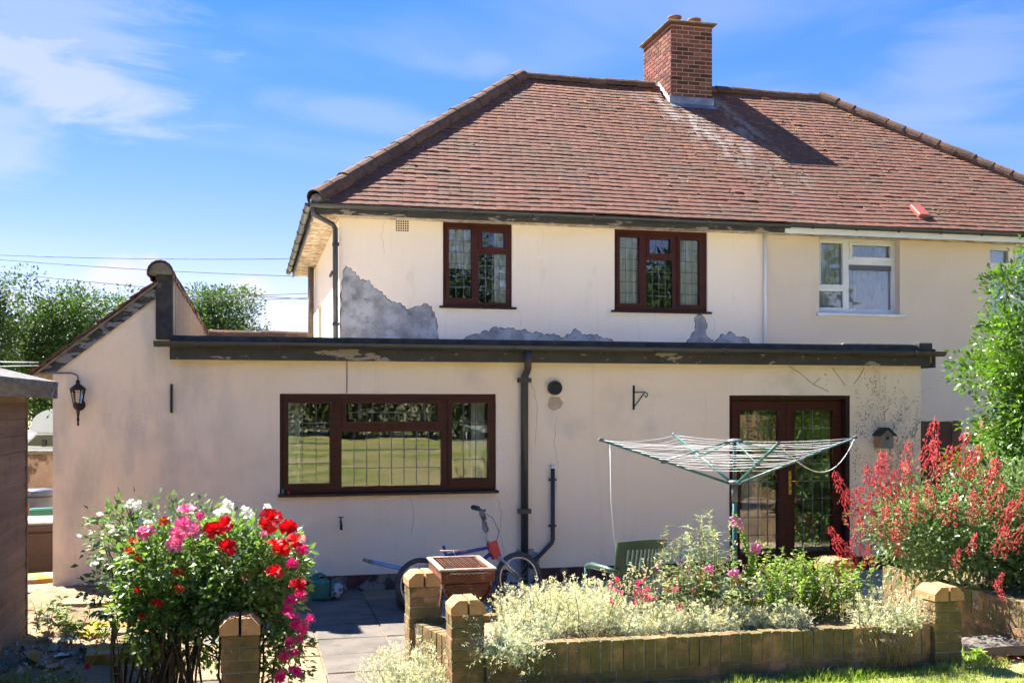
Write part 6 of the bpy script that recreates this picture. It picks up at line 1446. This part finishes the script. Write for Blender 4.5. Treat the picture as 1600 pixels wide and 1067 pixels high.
slab_thing('pale flat slab at the lean-to wall foot', 200, 942, 1.2, .5, .07, .05, 'slab_buff'); slab_thing('slab at the mouth of the side gap', 60, 925, .9, .7, .08, 0, 'slab_buff')
slab_thing('orange moss-covered slab in the gap before the rattan box', 60, 914, .8, .5, .12, 0, 'moss_slab', .10)
slab_thing('lone dark brick on the rubble', 147, 1022, .19, .10, .09, .3, 'garden_brick', .10, 'loose_brick', 'brick'); slab_thing('half-buried brick near the purple bloom', 125, 980, .20, .10, .07, .15, 'garden_brick', .10, 'loose_brick', 'brick')
slab_thing('old kerb stone along the shed side', 66, 1035, .12, .7, .05, .42, 'moss_slab', .10, 'kerb_stone', 'stone')
slab_thing('grey stepping slab right of the planter pillar', 1555, 1012, .9, .35, .08, .0, 'slab_grey', .07, 'stepping_slab', 'slab')
def rubble():
    mb = MB()
    for i in range(260):
        x, y = random.uniform(-2.0, -.7), random.uniform(6.9, 10.6)
        if random.random() < .4: x, y = random.gauss(-1.6, .2), random.gauss(8.9, .5)
        s = abs(random.gauss(.007, .010)) + .005; c = Vector((x, y, .105 + .035 * math.sin(x * 5 + y * 2) * math.cos(y * 3.1 - x) + s * .2)); e = Euler((random.uniform(0, 6), random.uniform(0, 6), random.uniform(0, 6))).to_matrix()
        vs = [c + e @ Vector((a * s * random.uniform(.7, 1.4), b * s * random.uniform(.6, 1.1), d * s * .6)) for a in (-1, 1) for b in (-1, 1) for d in (-1, 1)]
        mb.add(vs, [(0, 1, 3, 2), (4, 6, 7, 5), (0, 4, 5, 1), (2, 3, 7, 6), (0, 2, 6, 4), (1, 5, 7, 3)])
    tag(mb.build('rubble', M['pebble']), 'scattered stones and rubble between the shed and the roses', 'rubble', kind='stuff')
rubble()
def litter():
    n = 900; x = rng.uniform(-2.0, -.4, n); y = rng.uniform(6.8, 10.8, n); pos = np.stack([x, y, .12 + .035 * np.sin(x * 5 + y * 2) * np.cos(y * 3.1 - x)], 1)
    d = rng.normal(size=(n, 3)) * np.array([1, 1, .25]); V, Fc = leaf_arrays(pos, d, np.array([[0, 0, 1.0]] * n), rng.uniform(.02, .05, n), rng.uniform(.008, .022, n)); o = link('leaf_litter', np_mesh('leaf_litter', V, Fc, M['dead_leaf'])); tag(o, 'dead leaves and twigs strewn over the rough bed', 'leaf litter', kind='stuff')
    n = 160; x = rng.normal(5.75, .18, n); y = rng.normal(7.5, .3, n); pos = np.stack([x, y, np.full(n, .03) + rng.uniform(0, .04, n)], 1); d = rng.normal(size=(n, 3)) * np.array([1, 1, .4]); V, Fc = leaf_arrays(pos, d, np.array([[0, 0, 1.0]] * n), rng.uniform(.03, .06, n), rng.uniform(.015, .03, n)); o = link('leaf_litter', np_mesh('leaf_litter', V, Fc, M['dead_leaf'])); tag(o, 'red-brown dead leaves at the foot of the raised bed', 'leaf litter', kind='stuff')
litter()
for (x, y, lab) in ((110, 1002, 'scrap of white plastic on the rubble'), (100, 1028, 'torn pale wrapper beside the lone brick')):
    p = G(x, y, .12); mb = MB(); vs = []
    for j in range(4):
        for i in range(4): vs.append((p.x - .07 + i * .045 + random.gauss(0, .008), p.y - .05 + j * .035 + random.gauss(0, .008), .135 + random.uniform(0, .03)))
    tag(mb.add(vs, [(j*4+i, j*4+i+1, j*4+i+5, j*4+i+4) for j in range(3) for i in range(3)], True).build('litter_scrap', M['paper']), lab, 'litter')
for (x, y, lab) in ((64, 968, 'pale round stone nearest the shed corner'), (72, 972, 'pale stone right of the shed corner stone')):
    p = G(x, y, .12); mb = MB().lathe([(0, -.03), (.03, -.025), (.048, 0), (.035, .03), (0, .038)], 10, Matrix.Translation((p.x, p.y, .13)) @ Matrix.Diagonal((1.3, 1, 1, 1))); tag(mb.build('stone', M['slab_grey']), lab, 'stone')
